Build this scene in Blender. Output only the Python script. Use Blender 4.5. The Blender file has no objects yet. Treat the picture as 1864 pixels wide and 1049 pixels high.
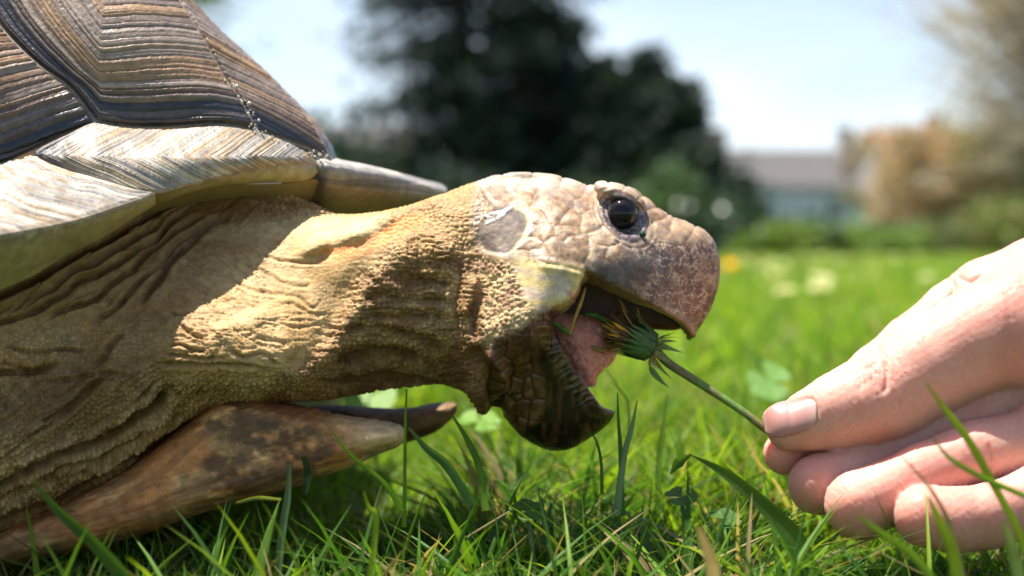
import bpy, math, random
import numpy as np
from mathutils import Vector

# ------------------------------------------------------------------ camera, sky, sun, exposure
SC = bpy.context.scene
COL = SC.collection
F, CX, HZ, CH, D0 = 2330.0, 932.0, 450.0, 0.09, 0.31     # focal length and horizon in photo pixels; camera height, head distance in m
S0 = D0 / F

cam_d = bpy.data.cameras.new('camera')
cam = bpy.data.objects.new('camera', cam_d)
COL.objects.link(cam)
cam.location = (0, 0, CH)
cam.rotation_euler = (math.radians(90), 0, 0)
cam_d.lens = F / 1864 * 36
cam_d.sensor_width = 36
cam_d.shift_y = -(524.5 - HZ) / 1864
cam_d.clip_start = 0.01
cam_d.clip_end = 500
cam_d.dof.use_dof = True
cam_d.dof.focus_distance = 0.288
cam_d.dof.aperture_fstop = 9.5
SC.camera = cam

SUN = Vector((-0.26, -0.01, 0.96)).normalized()           # towards the sun
world = bpy.data.worlds.new('World')
SC.world = world
world.use_nodes = True
wn = world.node_tree
sky = wn.nodes.new('ShaderNodeTexSky')
sky.sky_type = 'NISHITA'
sky.sun_disc = False
sky.sun_elevation = math.asin(SUN.z)
sky.sun_rotation = math.atan2(SUN.x, SUN.y)
sky.dust_density = 1.2
sky.air_density = 1.0
sky.ozone_density = 1.2
# thin white spring haze low in the sky, the same all round
tc = wn.nodes.new('ShaderNodeTexCoord'); sx = wn.nodes.new('ShaderNodeSeparateXYZ')
wn.links.new(tc.outputs['Generated'], sx.inputs[0])
hz = wn.nodes.new('ShaderNodeMapRange'); hz.interpolation_type = 'SMOOTHSTEP'
wn.links.new(sx.outputs[2], hz.inputs[0])
for k_, v_ in ((1, 0.0), (2, 0.36), (3, 0.62), (4, 0.0)): hz.inputs[k_].default_value = v_
cl = wn.nodes.new('ShaderNodeTexNoise'); cl.inputs['Scale'].default_value = 3.2; cl.inputs['Detail'].default_value = 6
mp = wn.nodes.new('ShaderNodeMapping'); mp.inputs['Scale'].default_value = (1, 1, 3)
wn.links.new(tc.outputs['Generated'], mp.inputs[0]); wn.links.new(mp.outputs[0], cl.inputs[0])
cr_ = wn.nodes.new('ShaderNodeMapRange'); wn.links.new(cl.outputs[0], cr_.inputs[0])
for k_, v_ in ((1, 0.35), (2, 0.65), (3, 0.55), (4, 1.35)): cr_.inputs[k_].default_value = v_
mm = wn.nodes.new('ShaderNodeMath'); mm.operation = 'MULTIPLY'; mm.use_clamp = True
wn.links.new(hz.outputs[0], mm.inputs[0]); wn.links.new(cr_.outputs[0], mm.inputs[1])
mxs = wn.nodes.new('ShaderNodeMix'); mxs.data_type = 'RGBA'
wn.links.new(mm.outputs[0], mxs.inputs[0]); wn.links.new(sky.outputs[0], mxs.inputs[6])
mxs.inputs[7].default_value = (7.0, 7.6, 8.2, 1)
wn.links.new(mxs.outputs[2], wn.nodes['Background'].inputs[0])
wn.nodes['Background'].inputs[1].default_value = 0.08
sun_d = bpy.data.lights.new('sun', 'SUN')
sun_d.energy = 4.6
sun_d.angle = math.radians(0.5)
sun_d.color = (1.0, 0.955, 0.885)
sun = bpy.data.objects.new('sun', sun_d)
COL.objects.link(sun)
sun.rotation_euler = SUN.to_track_quat('Z', 'Y').to_euler()
sun.location = (0, 0, 5)
SC.view_settings.view_transform = 'Standard'
SC.view_settings.look = 'None'
SC.view_settings.gamma = 1
SC.view_settings.use_curve_mapping = False
SC.view_settings.exposure = 1.3
SC.cycles.max_bounces = 7
SC.cycles.diffuse_bounces = 3
SC.cycles.transparent_max_bounces = 8
SC.cycles.use_denoising = True

# ------------------------------------------------------------------ small maths library
def W(u, v, w):
    """point at photo pixel (u, v), w pixels beyond the head's mid plane -> world metres"""
    u = np.asarray(u, float); v = np.asarray(v, float); w = np.asarray(w, float)
    Y = D0 + w * S0
    return np.stack([(u - CX) / F * Y, Y + 0 * u, CH - (v - HZ) / F * Y], -1)

def invW(P):
    Y = P[..., 1]
    return CX + P[..., 0] / Y * F, HZ + (CH - P[..., 2]) / Y * F, (Y - D0) / S0

def hsh(*k):
    h = np.zeros(np.broadcast(*k).shape, np.uint64) + np.uint64(0x9E3779B9)
    for n, a in enumerate(k):
        a = np.asarray(a).astype(np.int64).astype(np.uint64)
        h = (h ^ (a * np.uint64(0x85EBCA6B + 2 * n) & np.uint64(0xFFFFFFFF))) * np.uint64(0xC2B2AE35) & np.uint64(0xFFFFFFFF)
        h ^= h >> np.uint64(15)
    h = h * np.uint64(0x27D4EB2F) & np.uint64(0xFFFFFFFF)
    h ^= h >> np.uint64(13)
    return h.astype(np.float64) / 4294967295.0

def vnoise(p, seed=0):
    """value noise in 1, 2 or 3 dimensions, 0..1;  p: list of coordinate arrays"""
    fl = [np.floor(c) for c in p]
    fr = [c - f for c, f in zip(p, fl)]
    fr = [t * t * (3 - 2 * t) for t in fr]
    n = len(p)
    out = 0
    for m in range(1 << n):
        wgt = 1.0
        key = []
        for d in range(n):
            b = (m >> d) & 1
            wgt = wgt * (fr[d] if b else 1 - fr[d])
            key.append(fl[d] + b)
        out = out + wgt * hsh(*key, np.zeros(1) + seed)
    return out

def fbm(p, seed=0, octs=4, gain=0.5):
    a, s, t = 1.0, 0.0, 0.0
    for o in range(octs):
        s = s + a * vnoise([c * 2.0 ** o + 17.3 * o for c in p], seed + o)
        t += a
        a *= gain
    return s / t

def voronoi(p, seed=0):
    """F1, F2 and the cell's random id; p: list of 2 or 3 coordinate arrays"""
    fl = [np.floor(c) for c in p]
    n = len(p)
    f1 = np.full(p[0].shape, 9.0); f2 = f1.copy(); cid = np.zeros(p[0].shape)
    for m in range(3 ** n):
        off = [(m // 3 ** d) % 3 - 1 for d in range(n)]
        key = [fl[d] + off[d] for d in range(n)]
        d2 = 0
        for d in range(n):
            j = hsh(*key, np.zeros(1) + seed + 31 * d)
            d2 = d2 + (key[d] + 0.1 + 0.8 * j - p[d]) ** 2
        dd = np.sqrt(d2)
        nw = dd < f1
        f2 = np.where(nw, f1, np.minimum(f2, dd))
        cid = np.where(nw, hsh(*key, np.zeros(1) + seed + 99), cid)
        f1 = np.where(nw, dd, f1)
    return f1, f2, cid

def sm(a, b, x):
    t = np.clip((x - a) / (b - a), 0, 1)
    return t * t * (3 - 2 * t)

def spline(pts, step=6.0, closed=False):
    """Catmull-Rom through the points"""
    P = np.array(pts, float)
    n = len(P)
    if closed:
        Q = np.vstack([P[-1], P, P[0], P[1]]); segs = n
    else:
        Q = np.vstack([2 * P[0] - P[1], P, 2 * P[-1] - P[-2]]); segs = n - 1
    out = []
    for i in range(segs):
        a, b, c, d = Q[i:i + 4]
        k = max(1, int(np.linalg.norm((c - b)[:2]) / step))
        t = (np.arange(k) / k)[:, None]
        out.append(0.5 * ((2 * b) + (-a + c) * t + (2 * a - 5 * b + 4 * c - d) * t ** 2 + (-a + 3 * b - 3 * c + d) * t ** 3))
    if not closed:
        out.append(P[-1][None])
    return np.vstack(out)

def resample(pts, n, raw=False):
    P = spline(pts, 3.0) if not raw else np.array(pts, float)
    L = np.r_[0, np.cumsum(np.linalg.norm(np.diff(P, axis=0), axis=1))]
    t = np.linspace(0, L[-1], n)
    return np.stack([np.interp(t, L, P[:, k]) for k in range(P.shape[1])], -1)

def polydist(u, v, pts, closed=False, smooth=True, pad=70.0):
    """distance to a (smoothed) line, side sign, position along it 0..1; closed: signed, negative inside"""
    A = np.array(pts, float)
    sel = (u > A[:, 0].min() - pad) & (u < A[:, 0].max() + pad) & (v > A[:, 1].min() - pad) & (v < A[:, 1].max() + pad)
    if sel.sum() < 0.9 * sel.size:
        r = polydist_(u[sel], v[sel], pts, closed, smooth)
        if closed:
            o = np.full(u.shape, pad); o[sel] = r
            return o
        o = [np.full(u.shape, 999.0), np.ones(u.shape), np.zeros(u.shape)]
        for a, b in zip(o, r): a[sel] = b
        return tuple(o)
    return polydist_(u, v, pts, closed, smooth)

def polydist_(u, v, pts, closed=False, smooth=True):
    P = spline(pts, 6.0, closed) if smooth else np.array(pts, float)
    if closed:
        P = np.vstack([P, P[0]])
    shp = u.shape
    x = u.ravel(); y = v.ravel()
    best = np.full(x.shape, 1e9); side = np.ones(x.shape); tt = np.zeros(x.shape)
    inside = np.zeros(x.shape, bool)
    n = len(P) - 1
    for i in range(n):
        ax, ay = P[i, :2]; bx, by = P[i + 1, :2]
        dx, dy = bx - ax, by - ay
        l2 = dx * dx + dy * dy + 1e-9
        t0 = ((x - ax) * dx + (y - ay) * dy) / l2
        t = np.clip(t0, 0, 1)
        d = np.hypot(x - ax - t * dx, y - ay - t * dy)
        nw = d < best
        best = np.where(nw, d, best)
        if not closed:
            side = np.where(nw, np.sign(dx * (y - ay) - dy * (x - ax)), side)
            tt = np.where(nw, (i + t) / n, tt)
        else:
            c = ((ay > y) != (by > y))
            if dy != 0:
                inside ^= c & (x < dx * (y - ay) / dy + ax)
    if closed:
        return np.where(inside, -best, best).reshape(shp)
    return best.reshape(shp), side.reshape(shp), tt.reshape(shp)

def blur2(A, r):
    for ax in (0, 1):
        for _ in range(2):
            k = int(r)
            if k < 1:
                continue
            pad = [(k, k) if a == ax else (0, 0) for a in (0, 1)]
            B = np.pad(A, pad, 'edge')
            c = np.cumsum(B, axis=ax)
            z = np.zeros_like(np.take(c, [0], axis=ax))
            c = np.concatenate([z, c], axis=ax)
            m = 2 * k + 1
            sl1 = [slice(None)] * 2; sl2 = [slice(None)] * 2
            sl1[ax] = slice(m, None); sl2[ax] = slice(0, -m)
            A = (c[tuple(sl1)] - c[tuple(sl2)]) / m
    return A

def smin(a, b, k):
    h = np.clip(0.5 + 0.5 * (b - a) / k, 0, 1)
    return b + (a - b) * h - k * h * (1 - h)

def smax(a, b, k):
    return -smin(-a, -b, k)

def surface_nets(f, org, step):
    """quads of the zero surface of the grid f (negative inside)"""
    neg = f < 0
    c = neg[:-1, :-1, :-1].astype(np.int8)
    tot = np.zeros_like(c)
    for i in (0, 1):
        for j in (0, 1):
            for k in (0, 1):
                tot += neg[i:f.shape[0] - 1 + i, j:f.shape[1] - 1 + j, k:f.shape[2] - 1 + k]
    act = (tot > 0) & (tot < 8)
    I = np.argwhere(act)
    idx = np.full(act.shape, -1, np.int64)
    idx[act] = np.arange(len(I))
    acc = np.zeros((len(I), 3)); cnt = np.zeros(len(I))
    cor = [(i, j, k) for i in (0, 1) for j in (0, 1) for k in (0, 1)]
    val = {q: f[I[:, 0] + q[0], I[:, 1] + q[1], I[:, 2] + q[2]].astype(float) for q in cor}
    for q in cor:
        for ax in range(3):
            if q[ax] == 0:
                r = tuple(q[d] + (d == ax) for d in range(3))
                a, b = val[q], val[r]
                m = (a < 0) != (b < 0)
                t = np.where(m, a / np.where(m, a - b, 1), 0)
                p = np.tile(np.array(q, float), (len(I), 1))
                p[:, ax] = t
                acc[m] += p[m]; cnt[m] += 1
    V = (I + acc / cnt[:, None]) * step + np.array(org)
    faces = []
    for ax in range(3):
        o = [(0, 0, 0)] * 0
        b, c2 = (ax + 1) % 3, (ax + 2) % 3
        s0 = [slice(1, -1)] * 3; s1 = [slice(1, -1)] * 3
        s0[ax] = slice(0, -1); s1[ax] = slice(1, None)
        A = neg[tuple(s0)]; B = neg[tuple(s1)]
        E = np.argwhere(A != B)
        if not len(E):
            continue
        flip = A[E[:, 0], E[:, 1], E[:, 2]]
        G = E + np.array([0 if d == ax else 1 for d in range(3)])
        def at_(db, dc):
            H = G.copy(); H[:, b] += db; H[:, c2] += dc
            return idx[H[:, 0], H[:, 1], H[:, 2]]
        q = np.stack([at_(-1, -1), at_(0, -1), at_(0, 0), at_(-1, 0)], -1)
        q[~flip] = q[~flip][:, ::-1]
        faces.append(q)
    Fq = np.vstack(faces)
    Fq = Fq[(Fq >= 0).all(1)]
    return V, Fq

# ------------------------------------------------------------------ object helpers
def tag(o, label=None, cat=None, group=None, kind=None):
    if label: o['label'] = label
    if cat: o['category'] = cat
    if group: o['group'] = group
    if kind: o['kind'] = kind
    return o

def thing(name, loc, label, cat, group=None):
    o = bpy.data.objects.new(name, None)
    o.empty_display_size = 0.02
    o.location = loc
    COL.objects.link(o)
    return tag(o, label, cat, group)

def wloc(p):
    v = np.zeros(3)
    while p is not None:
        v += np.array(p.location); p = p.parent
    return v

def meshobj(name, V, faces, mat, parent=None, col=None, smooth=True, origin=None):
    V = np.asarray(V, float)
    org = wloc(parent) if parent is not None else (np.array(origin, float) if origin is not None else np.zeros(3))
    V = V - org
    me = bpy.data.meshes.new(name)
    if isinstance(faces, np.ndarray):
        k = faces.shape[1]
        me.vertices.add(len(V)); me.vertices.foreach_set('co', V.astype(np.float32).ravel())
        me.loops.add(faces.size); me.loops.foreach_set('vertex_index', faces.astype(np.int32).ravel())
        me.polygons.add(len(faces))
        me.polygons.foreach_set('loop_start', np.arange(0, faces.size, k, dtype=np.int32))
        me.polygons.foreach_set('loop_total', np.full(len(faces), k, np.int32))
        me.update(calc_edges=True)
        me.validate()
    else:
        me.from_pydata([tuple(p) for p in V], [], faces)
        me.update()
    if smooth:
        me.polygons.foreach_set('use_smooth', np.ones(len(me.polygons), bool))
    if col is not None:
        setcol(me, col)
    if mat is not None:
        me.materials.append(mat)
    o = bpy.data.objects.new(name, me)
    COL.objects.link(o)
    if parent is not None:
        o.parent = parent
    elif origin is not None:
        o.location = origin
    return o

def setcol(me, col, name='Col'):
    col = np.asarray(col, np.float32)
    if col.ndim == 1:
        col = np.tile(col, (len(me.vertices), 1))
    if col.shape[1] == 3:
        col = np.c_[col, np.ones(len(col), np.float32)]
    a = me.color_attributes.get(name) or me.color_attributes.new(name, 'FLOAT_COLOR', 'POINT')
    a.data.foreach_set('color', np.ascontiguousarray(col, np.float32).ravel())

def subdivided(V, faces, levels=1, relax=1):
    """Catmull-Clark subdivided copy of a mesh -> vertices, quads"""
    me = bpy.data.meshes.new('tmp')
    me.vertices.add(len(V)); me.vertices.foreach_set('co', V.astype(np.float32).ravel())
    me.loops.add(faces.size); me.loops.foreach_set('vertex_index', faces.astype(np.int32).ravel())
    me.polygons.add(len(faces))
    me.polygons.foreach_set('loop_start', np.arange(0, faces.size, 4, dtype=np.int32))
    me.polygons.foreach_set('loop_total', np.full(len(faces), 4, np.int32))
    me.update(calc_edges=True)
    o = bpy.data.objects.new('tmp', me)
    COL.objects.link(o)
    if relax:
        m = o.modifiers.new('s', 'SMOOTH'); m.iterations = relax; m.factor = 0.5
    if levels:
        m = o.modifiers.new('d', 'SUBSURF'); m.levels = levels; m.render_levels = levels
    dg = bpy.context.evaluated_depsgraph_get()
    ev = o.evaluated_get(dg).to_mesh()
    n = len(ev.vertices)
    co = np.empty(n * 3, np.float32); ev.vertices.foreach_get('co', co)
    nf = len(ev.polygons)
    vi = np.empty(nf * 4, np.int32); ev.loops.foreach_get('vertex_index', vi)
    o.evaluated_get(dg).to_mesh_clear()
    bpy.data.objects.remove(o); bpy.data.meshes.remove(me)
    return co.reshape(-1, 3).astype(float), vi.reshape(-1, 4)

def vnormals(V, Fq):
    a = V[Fq[:, 2]] - V[Fq[:, 0]]; b = V[Fq[:, 3]] - V[Fq[:, 1]]
    n = np.cross(a, b)
    N = np.zeros_like(V)
    for k in range(4):
        for d in range(3):
            N[:, d] += np.bincount(Fq[:, k], n[:, d], len(V))
    return N / (np.linalg.norm(N, axis=1)[:, None] + 1e-20)

def gridfaces(n, m):
    i, j = np.meshgrid(np.arange(n - 1), np.arange(m - 1), indexing='ij')
    a = (i * m + j).ravel()
    return np.stack([a, a + m, a + m + 1, a + 1], -1)

def mixc(a, b, t):
    t = np.asarray(t)[..., None]
    return np.asarray(a) * (1 - t) + np.asarray(b) * t

def tube(pts, radii, n=8, cap=True):
    """verts and faces of a tube through world points"""
    P = np.array(pts, float); m = len(P)
    R = np.interp(np.linspace(0, 1, m), np.linspace(0, 1, len(radii)), radii)
    T = np.gradient(P, axis=0); T /= np.linalg.norm(T, axis=1)[:, None] + 1e-12
    up = np.array([0.3, 1.0, 0.1])
    A = np.cross(T, up); A /= np.linalg.norm(A, axis=1)[:, None] + 1e-12
    B = np.cross(T, A)
    th = np.linspace(0, 2 * np.pi, n, endpoint=False)
    V = (P[:, None] + R[:, None, None] * (A[:, None] * np.cos(th)[None, :, None] + B[:, None] * np.sin(th)[None, :, None])).reshape(-1, 3)
    Fs = []
    for i in range(m - 1):
        for k in range(n):
            a = i * n + k; b = i * n + (k + 1) % n
            Fs.append((a, b, b + n, a + n))
    if cap:
        Fs.append(tuple(range(n))[::-1]); Fs.append(tuple(range((m - 1) * n, m * n)))
    return V, Fs

class MB:
    """collects pieces into one mesh"""
    def __init__(s): s.V = []; s.F = []; s.C = []; s.n = 0
    def add(s, V, Fs, c=(1, 1, 1)):
        V = np.asarray(V, float)
        s.V.append(V); s.F += [tuple(int(i) + s.n for i in f) for f in Fs]
        c = np.asarray(c, float)
        s.C.append(np.tile(c, (len(V), 1)) if c.ndim == 1 else c); s.n += len(V)
    def box(s, c, d, col=(1, 1, 1)):
        x, y, z = c; a, b, e = np.array(d) / 2
        V = [(x + i * a, y + j * b, z + k * e) for i in (-1, 1) for j in (-1, 1) for k in (-1, 1)]
        s.add(V, [(0, 1, 3, 2), (4, 6, 7, 5), (0, 4, 5, 1), (2, 3, 7, 6), (0, 2, 6, 4), (1, 5, 7, 3)], col)
    def build(s, name, mat, parent=None, smooth=False, origin=None):
        return meshobj(name, np.vstack(s.V), s.F, mat, parent, np.vstack(s.C), smooth, origin)

# ------------------------------------------------------------------ materials
def mat(name, build):
    m = bpy.data.materials.new(name); m.use_nodes = True
    nt = m.node_tree; nt.nodes.clear()
    out = nt.nodes.new('ShaderNodeOutputMaterial')
    build(nt, out)
    return m

def N(nt, typ, ins=None, **props):
    n = nt.nodes.new(typ)
    for k, v in props.items(): setattr(n, k, v)
    for k, v in (ins or {}).items():
        if isinstance(v, bpy.types.NodeSocket): nt.links.new(v, n.inputs[k])
        else: n.inputs[k].default_value = v
    return n

def bsdf(nt, out, ins):
    p = N(nt, 'ShaderNodeBsdfPrincipled', ins)
    nt.links.new(p.outputs[0], out.inputs[0])
    return p

def attr(nt):
    return N(nt, 'ShaderNodeAttribute', attribute_name='Col')

def coords(nt):
    g = N(nt, 'ShaderNodeNewGeometry')
    return g.outputs['Position']

def mul(nt, a, b, fac=1.0):
    m = N(nt, 'ShaderNodeMix', data_type='RGBA', blend_type='MULTIPLY')
    m.inputs[0].default_value = fac
    nt.links.new(a, m.inputs[6]); nt.links.new(b, m.inputs[7])
    return m.outputs[2]

def ramp(nt, fac, stops):
    r = N(nt, 'ShaderNodeValToRGB', {0: fac})
    e = r.color_ramp.elements
    while len(e) < len(stops): e.new(0.5)
    for k, (p, c) in enumerate(stops):
        e[k].position = p
        e[k].color = (c, c, c, 1) if np.isscalar(c) else (*c, 1)
    return r.outputs[0]

def skin_mat(name, sss=0.12, radius=(1.0, 0.4, 0.15), scale=0.0015, micro=1500, bump=0.5, spec=0.4, var=(0.72, 1.15), bd=0.0003):
    def b(nt, out):
        at = attr(nt); pos = coords(nt)
        n1 = N(nt, 'ShaderNodeTexNoise', {'Vector': pos, 'Scale': micro * 0.35, 'Detail': 6.0})
        colr = mul(nt, at.outputs['Color'], ramp(nt, n1.outputs[0], [(0.3, var[0]), (0.7, var[1])]))
        n2 = N(nt, 'ShaderNodeTexNoise', {'Vector': pos, 'Scale': micro, 'Detail': 5.0, 'Roughness': 0.65})
        bu = N(nt, 'ShaderNodeBump', {'Height': n2.outputs[0], 'Strength': bump, 'Distance': bd})
        p = bsdf(nt, out, {'Base Color': colr, 'Roughness': at.outputs['Alpha'], 'Normal': bu.outputs[0],
                           'Subsurface Weight': sss, 'Subsurface Radius': radius, 'Subsurface Scale': scale, 'Specular IOR Level': spec})
    return mat(name, b)

def plain(name, rough=0.6, bump=0.0, bscale=300, spec=0.4, trans=0.0, var=None, metallic=0.0, bd=0.001):
    def b(nt, out):
        at = attr(nt); pos = coords(nt)
        c = at.outputs['Color']
        ins = {'Roughness': rough, 'Specular IOR Level': spec, 'Metallic': metallic}
        if var or bump:
            n1 = N(nt, 'ShaderNodeTexNoise', {'Vector': pos, 'Scale': bscale, 'Detail': 5.0})
            if var:
                c = mul(nt, c, ramp(nt, n1.outputs[0], [(0.3, var[0]), (0.7, var[1])]))
            if bump:
                ins['Normal'] = N(nt, 'ShaderNodeBump', {'Height': n1.outputs[0], 'Strength': bump, 'Distance': bd}).outputs[0]
        ins['Base Color'] = c
        p = bsdf(nt, out, ins)
        if trans:
            tcol = N(nt, 'ShaderNodeMix', data_type='RGBA', blend_type='MULTIPLY')
            tcol.inputs[0].default_value = 1
            nt.links.new(c, tcol.inputs[6]); tcol.inputs[7].default_value = (1.55, 1.5, 0.75, 1)
            t = N(nt, 'ShaderNodeBsdfTranslucent', {'Color': tcol.outputs[2]})
            mx = N(nt, 'ShaderNodeMixShader', {0: trans, 1: p.outputs[0], 2: t.outputs[0]})
            nt.links.new(mx.outputs[0], out.inputs[0])
    return mat(name, b)

M_SKIN = skin_mat('tortoise_skin', sss=0.15, micro=1400, bump=0.45)
M_HAND = skin_mat('human_skin', sss=0.85, radius=(1.0, 0.26, 0.13), scale=0.0065, micro=2600, bump=0.16, spec=0.35, var=(0.93, 1.05), bd=0.0002)
M_NAIL = skin_mat('nail', sss=0.4, radius=(1.0, 0.35, 0.2), scale=0.002, micro=500, bump=0.05, spec=0.5, var=(0.96, 1.03))
M_TONGUE = skin_mat('wet_tongue', sss=0.4, radius=(1.0, 0.3, 0.2), scale=0.0025, micro=1700, bump=1.0, spec=1.0, var=(0.8, 1.12), bd=0.0009)
M_SHELL = skin_mat('shell_keratin', sss=0.0, micro=1100, bump=0.5, spec=0.5, var=(0.72, 1.2), bd=0.00025)
M_RIM = skin_mat('shell_underside', sss=0.1, micro=260, bump=0.15, spec=0.35, var=(0.8, 1.12))
M_GRASS = plain('grass_blade', rough=0.5, trans=0.5, spec=0.28)
M_PLANT = plain('green_plant', rough=0.5, trans=0.3, spec=0.35, var=(0.7, 1.2), bscale=900)
M_LEAF = plain('tree_foliage', rough=0.6, trans=0.25, spec=0.25)
M_PETAL = plain('petal', rough=0.6, trans=0.4)
M_BARK = plain('bark', rough=0.9, bump=0.6, bscale=30, var=(0.6, 1.3), bd=0.02)
M_WALL = plain('render_wall', rough=0.85, bump=0.2, bscale=8, var=(0.85, 1.08), bd=0.01)
M_ROOF = plain('roof_tile', rough=0.8, bump=0.3, bscale=14, var=(0.7, 1.2), bd=0.01)
M_GLASS = plain('window_glass', rough=0.08, spec=0.8)
# ------------------------------------------------------------------ the tortoise: one continuous skin
TORT = thing('tortoise', (-0.12, 0.36, 0.0), 'large tan tortoise with ridged grey-brown shell stretching its neck, mouth wide open', 'tortoise')

class Vol:
    def __init__(s, lo, hi, step):
        s.lo, s.step = lo, step
        s.ax = [np.arange(a, b + step, step, dtype=np.float32) for a, b in zip(lo, hi)]
        s.u, s.v = np.meshgrid(s.ax[0], s.ax[1], indexing='ij')
        s.U, s.V_, s.Wd = s.ax[0][:, None, None], s.ax[1][None, :, None], s.ax[2][None, None, :]
        s.shape = tuple(len(a) for a in s.ax)
    def pd(s, pts, bl=1.5):
        return blur2(polydist_(s.u, s.v, pts, True), bl).astype(np.float32)
    def rolled(s, D, roll, w0=0.0):
        """D(u, v - roll*w) for every w slice"""
        out = np.empty(s.shape, np.float32)
        nv = D.shape[1]
        base = np.arange(nv)
        for k, w in enumerate(s.ax[2]):
            x = np.clip(base - roll * (w - w0) / s.step, 0, nv - 1.001)
            i = x.astype(int); f = (x - i).astype(np.float32)
            out[:, :, k] = D[:, i] * (1 - f) + D[:, i + 1] * f
        return out
    def inflate(s, pts, H, R, wc=0.0, roll=0.0, bl=1.5, rel=None, Hf=None):
        """solid whose side silhouette is pts; half thickness H (near), Hf (far)"""
        D = s.pd(pts, bl)
        if roll:
            e = np.clip(1 + s.rolled(D, roll) / R, 0, None)
        else:
            e = np.clip(1 + D / R, 0, None)[:, :, None]
        H = np.broadcast_to(np.asarray(H, np.float32), s.shape[:2])[:, :, None]
        wc = np.broadcast_to(np.asarray(wc, np.float32), s.shape[:2])[:, :, None]
        w = s.Wd - wc
        if rel is not None:
            w = w + rel[:, :, None] * (w < 0)
        Hh = np.where(w < 0, H, H if Hf is None else np.float32(Hf))
        return ((np.sqrt(e * e + (w / Hh) ** 2) - 1) * np.minimum(R, np.minimum(H, 90))).astype(np.float32)
    def cone(s, a, ra, b, rb):
        a = np.array(a, float); b = np.array(b, float); ab = b - a
        l2 = (ab ** 2).sum()
        t = np.clip(((s.U - a[0]) * ab[0] + (s.V_ - a[1]) * ab[1] + (s.Wd - a[2]) * ab[2]) / l2, 0, 1)
        d = np.sqrt((s.U - a[0] - t * ab[0]) ** 2 + (s.V_ - a[1] - t * ab[1]) ** 2 + (s.Wd - a[2] - t * ab[2]) ** 2)
        return (d - (ra + (rb - ra) * t)).astype(np.float32)
    def ell(s, c, r, ang=0.0):
        x = s.U - c[0]; y = s.V_ - c[1]; z = s.Wd - c[2]
        ca, sa = math.cos(ang), math.sin(ang)
        p = (x * ca + y * sa) / r[0]; q = (-x * sa + y * ca) / r[1]
        return ((np.sqrt(p * p + q * q + (z / r[2]) ** 2) - 1) * min(r)).astype(np.float32)

def interp_u(u, tab):
    return np.interp(u, [a for a, _ in tab], [b for _, b in tab]).astype(np.float32)

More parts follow.
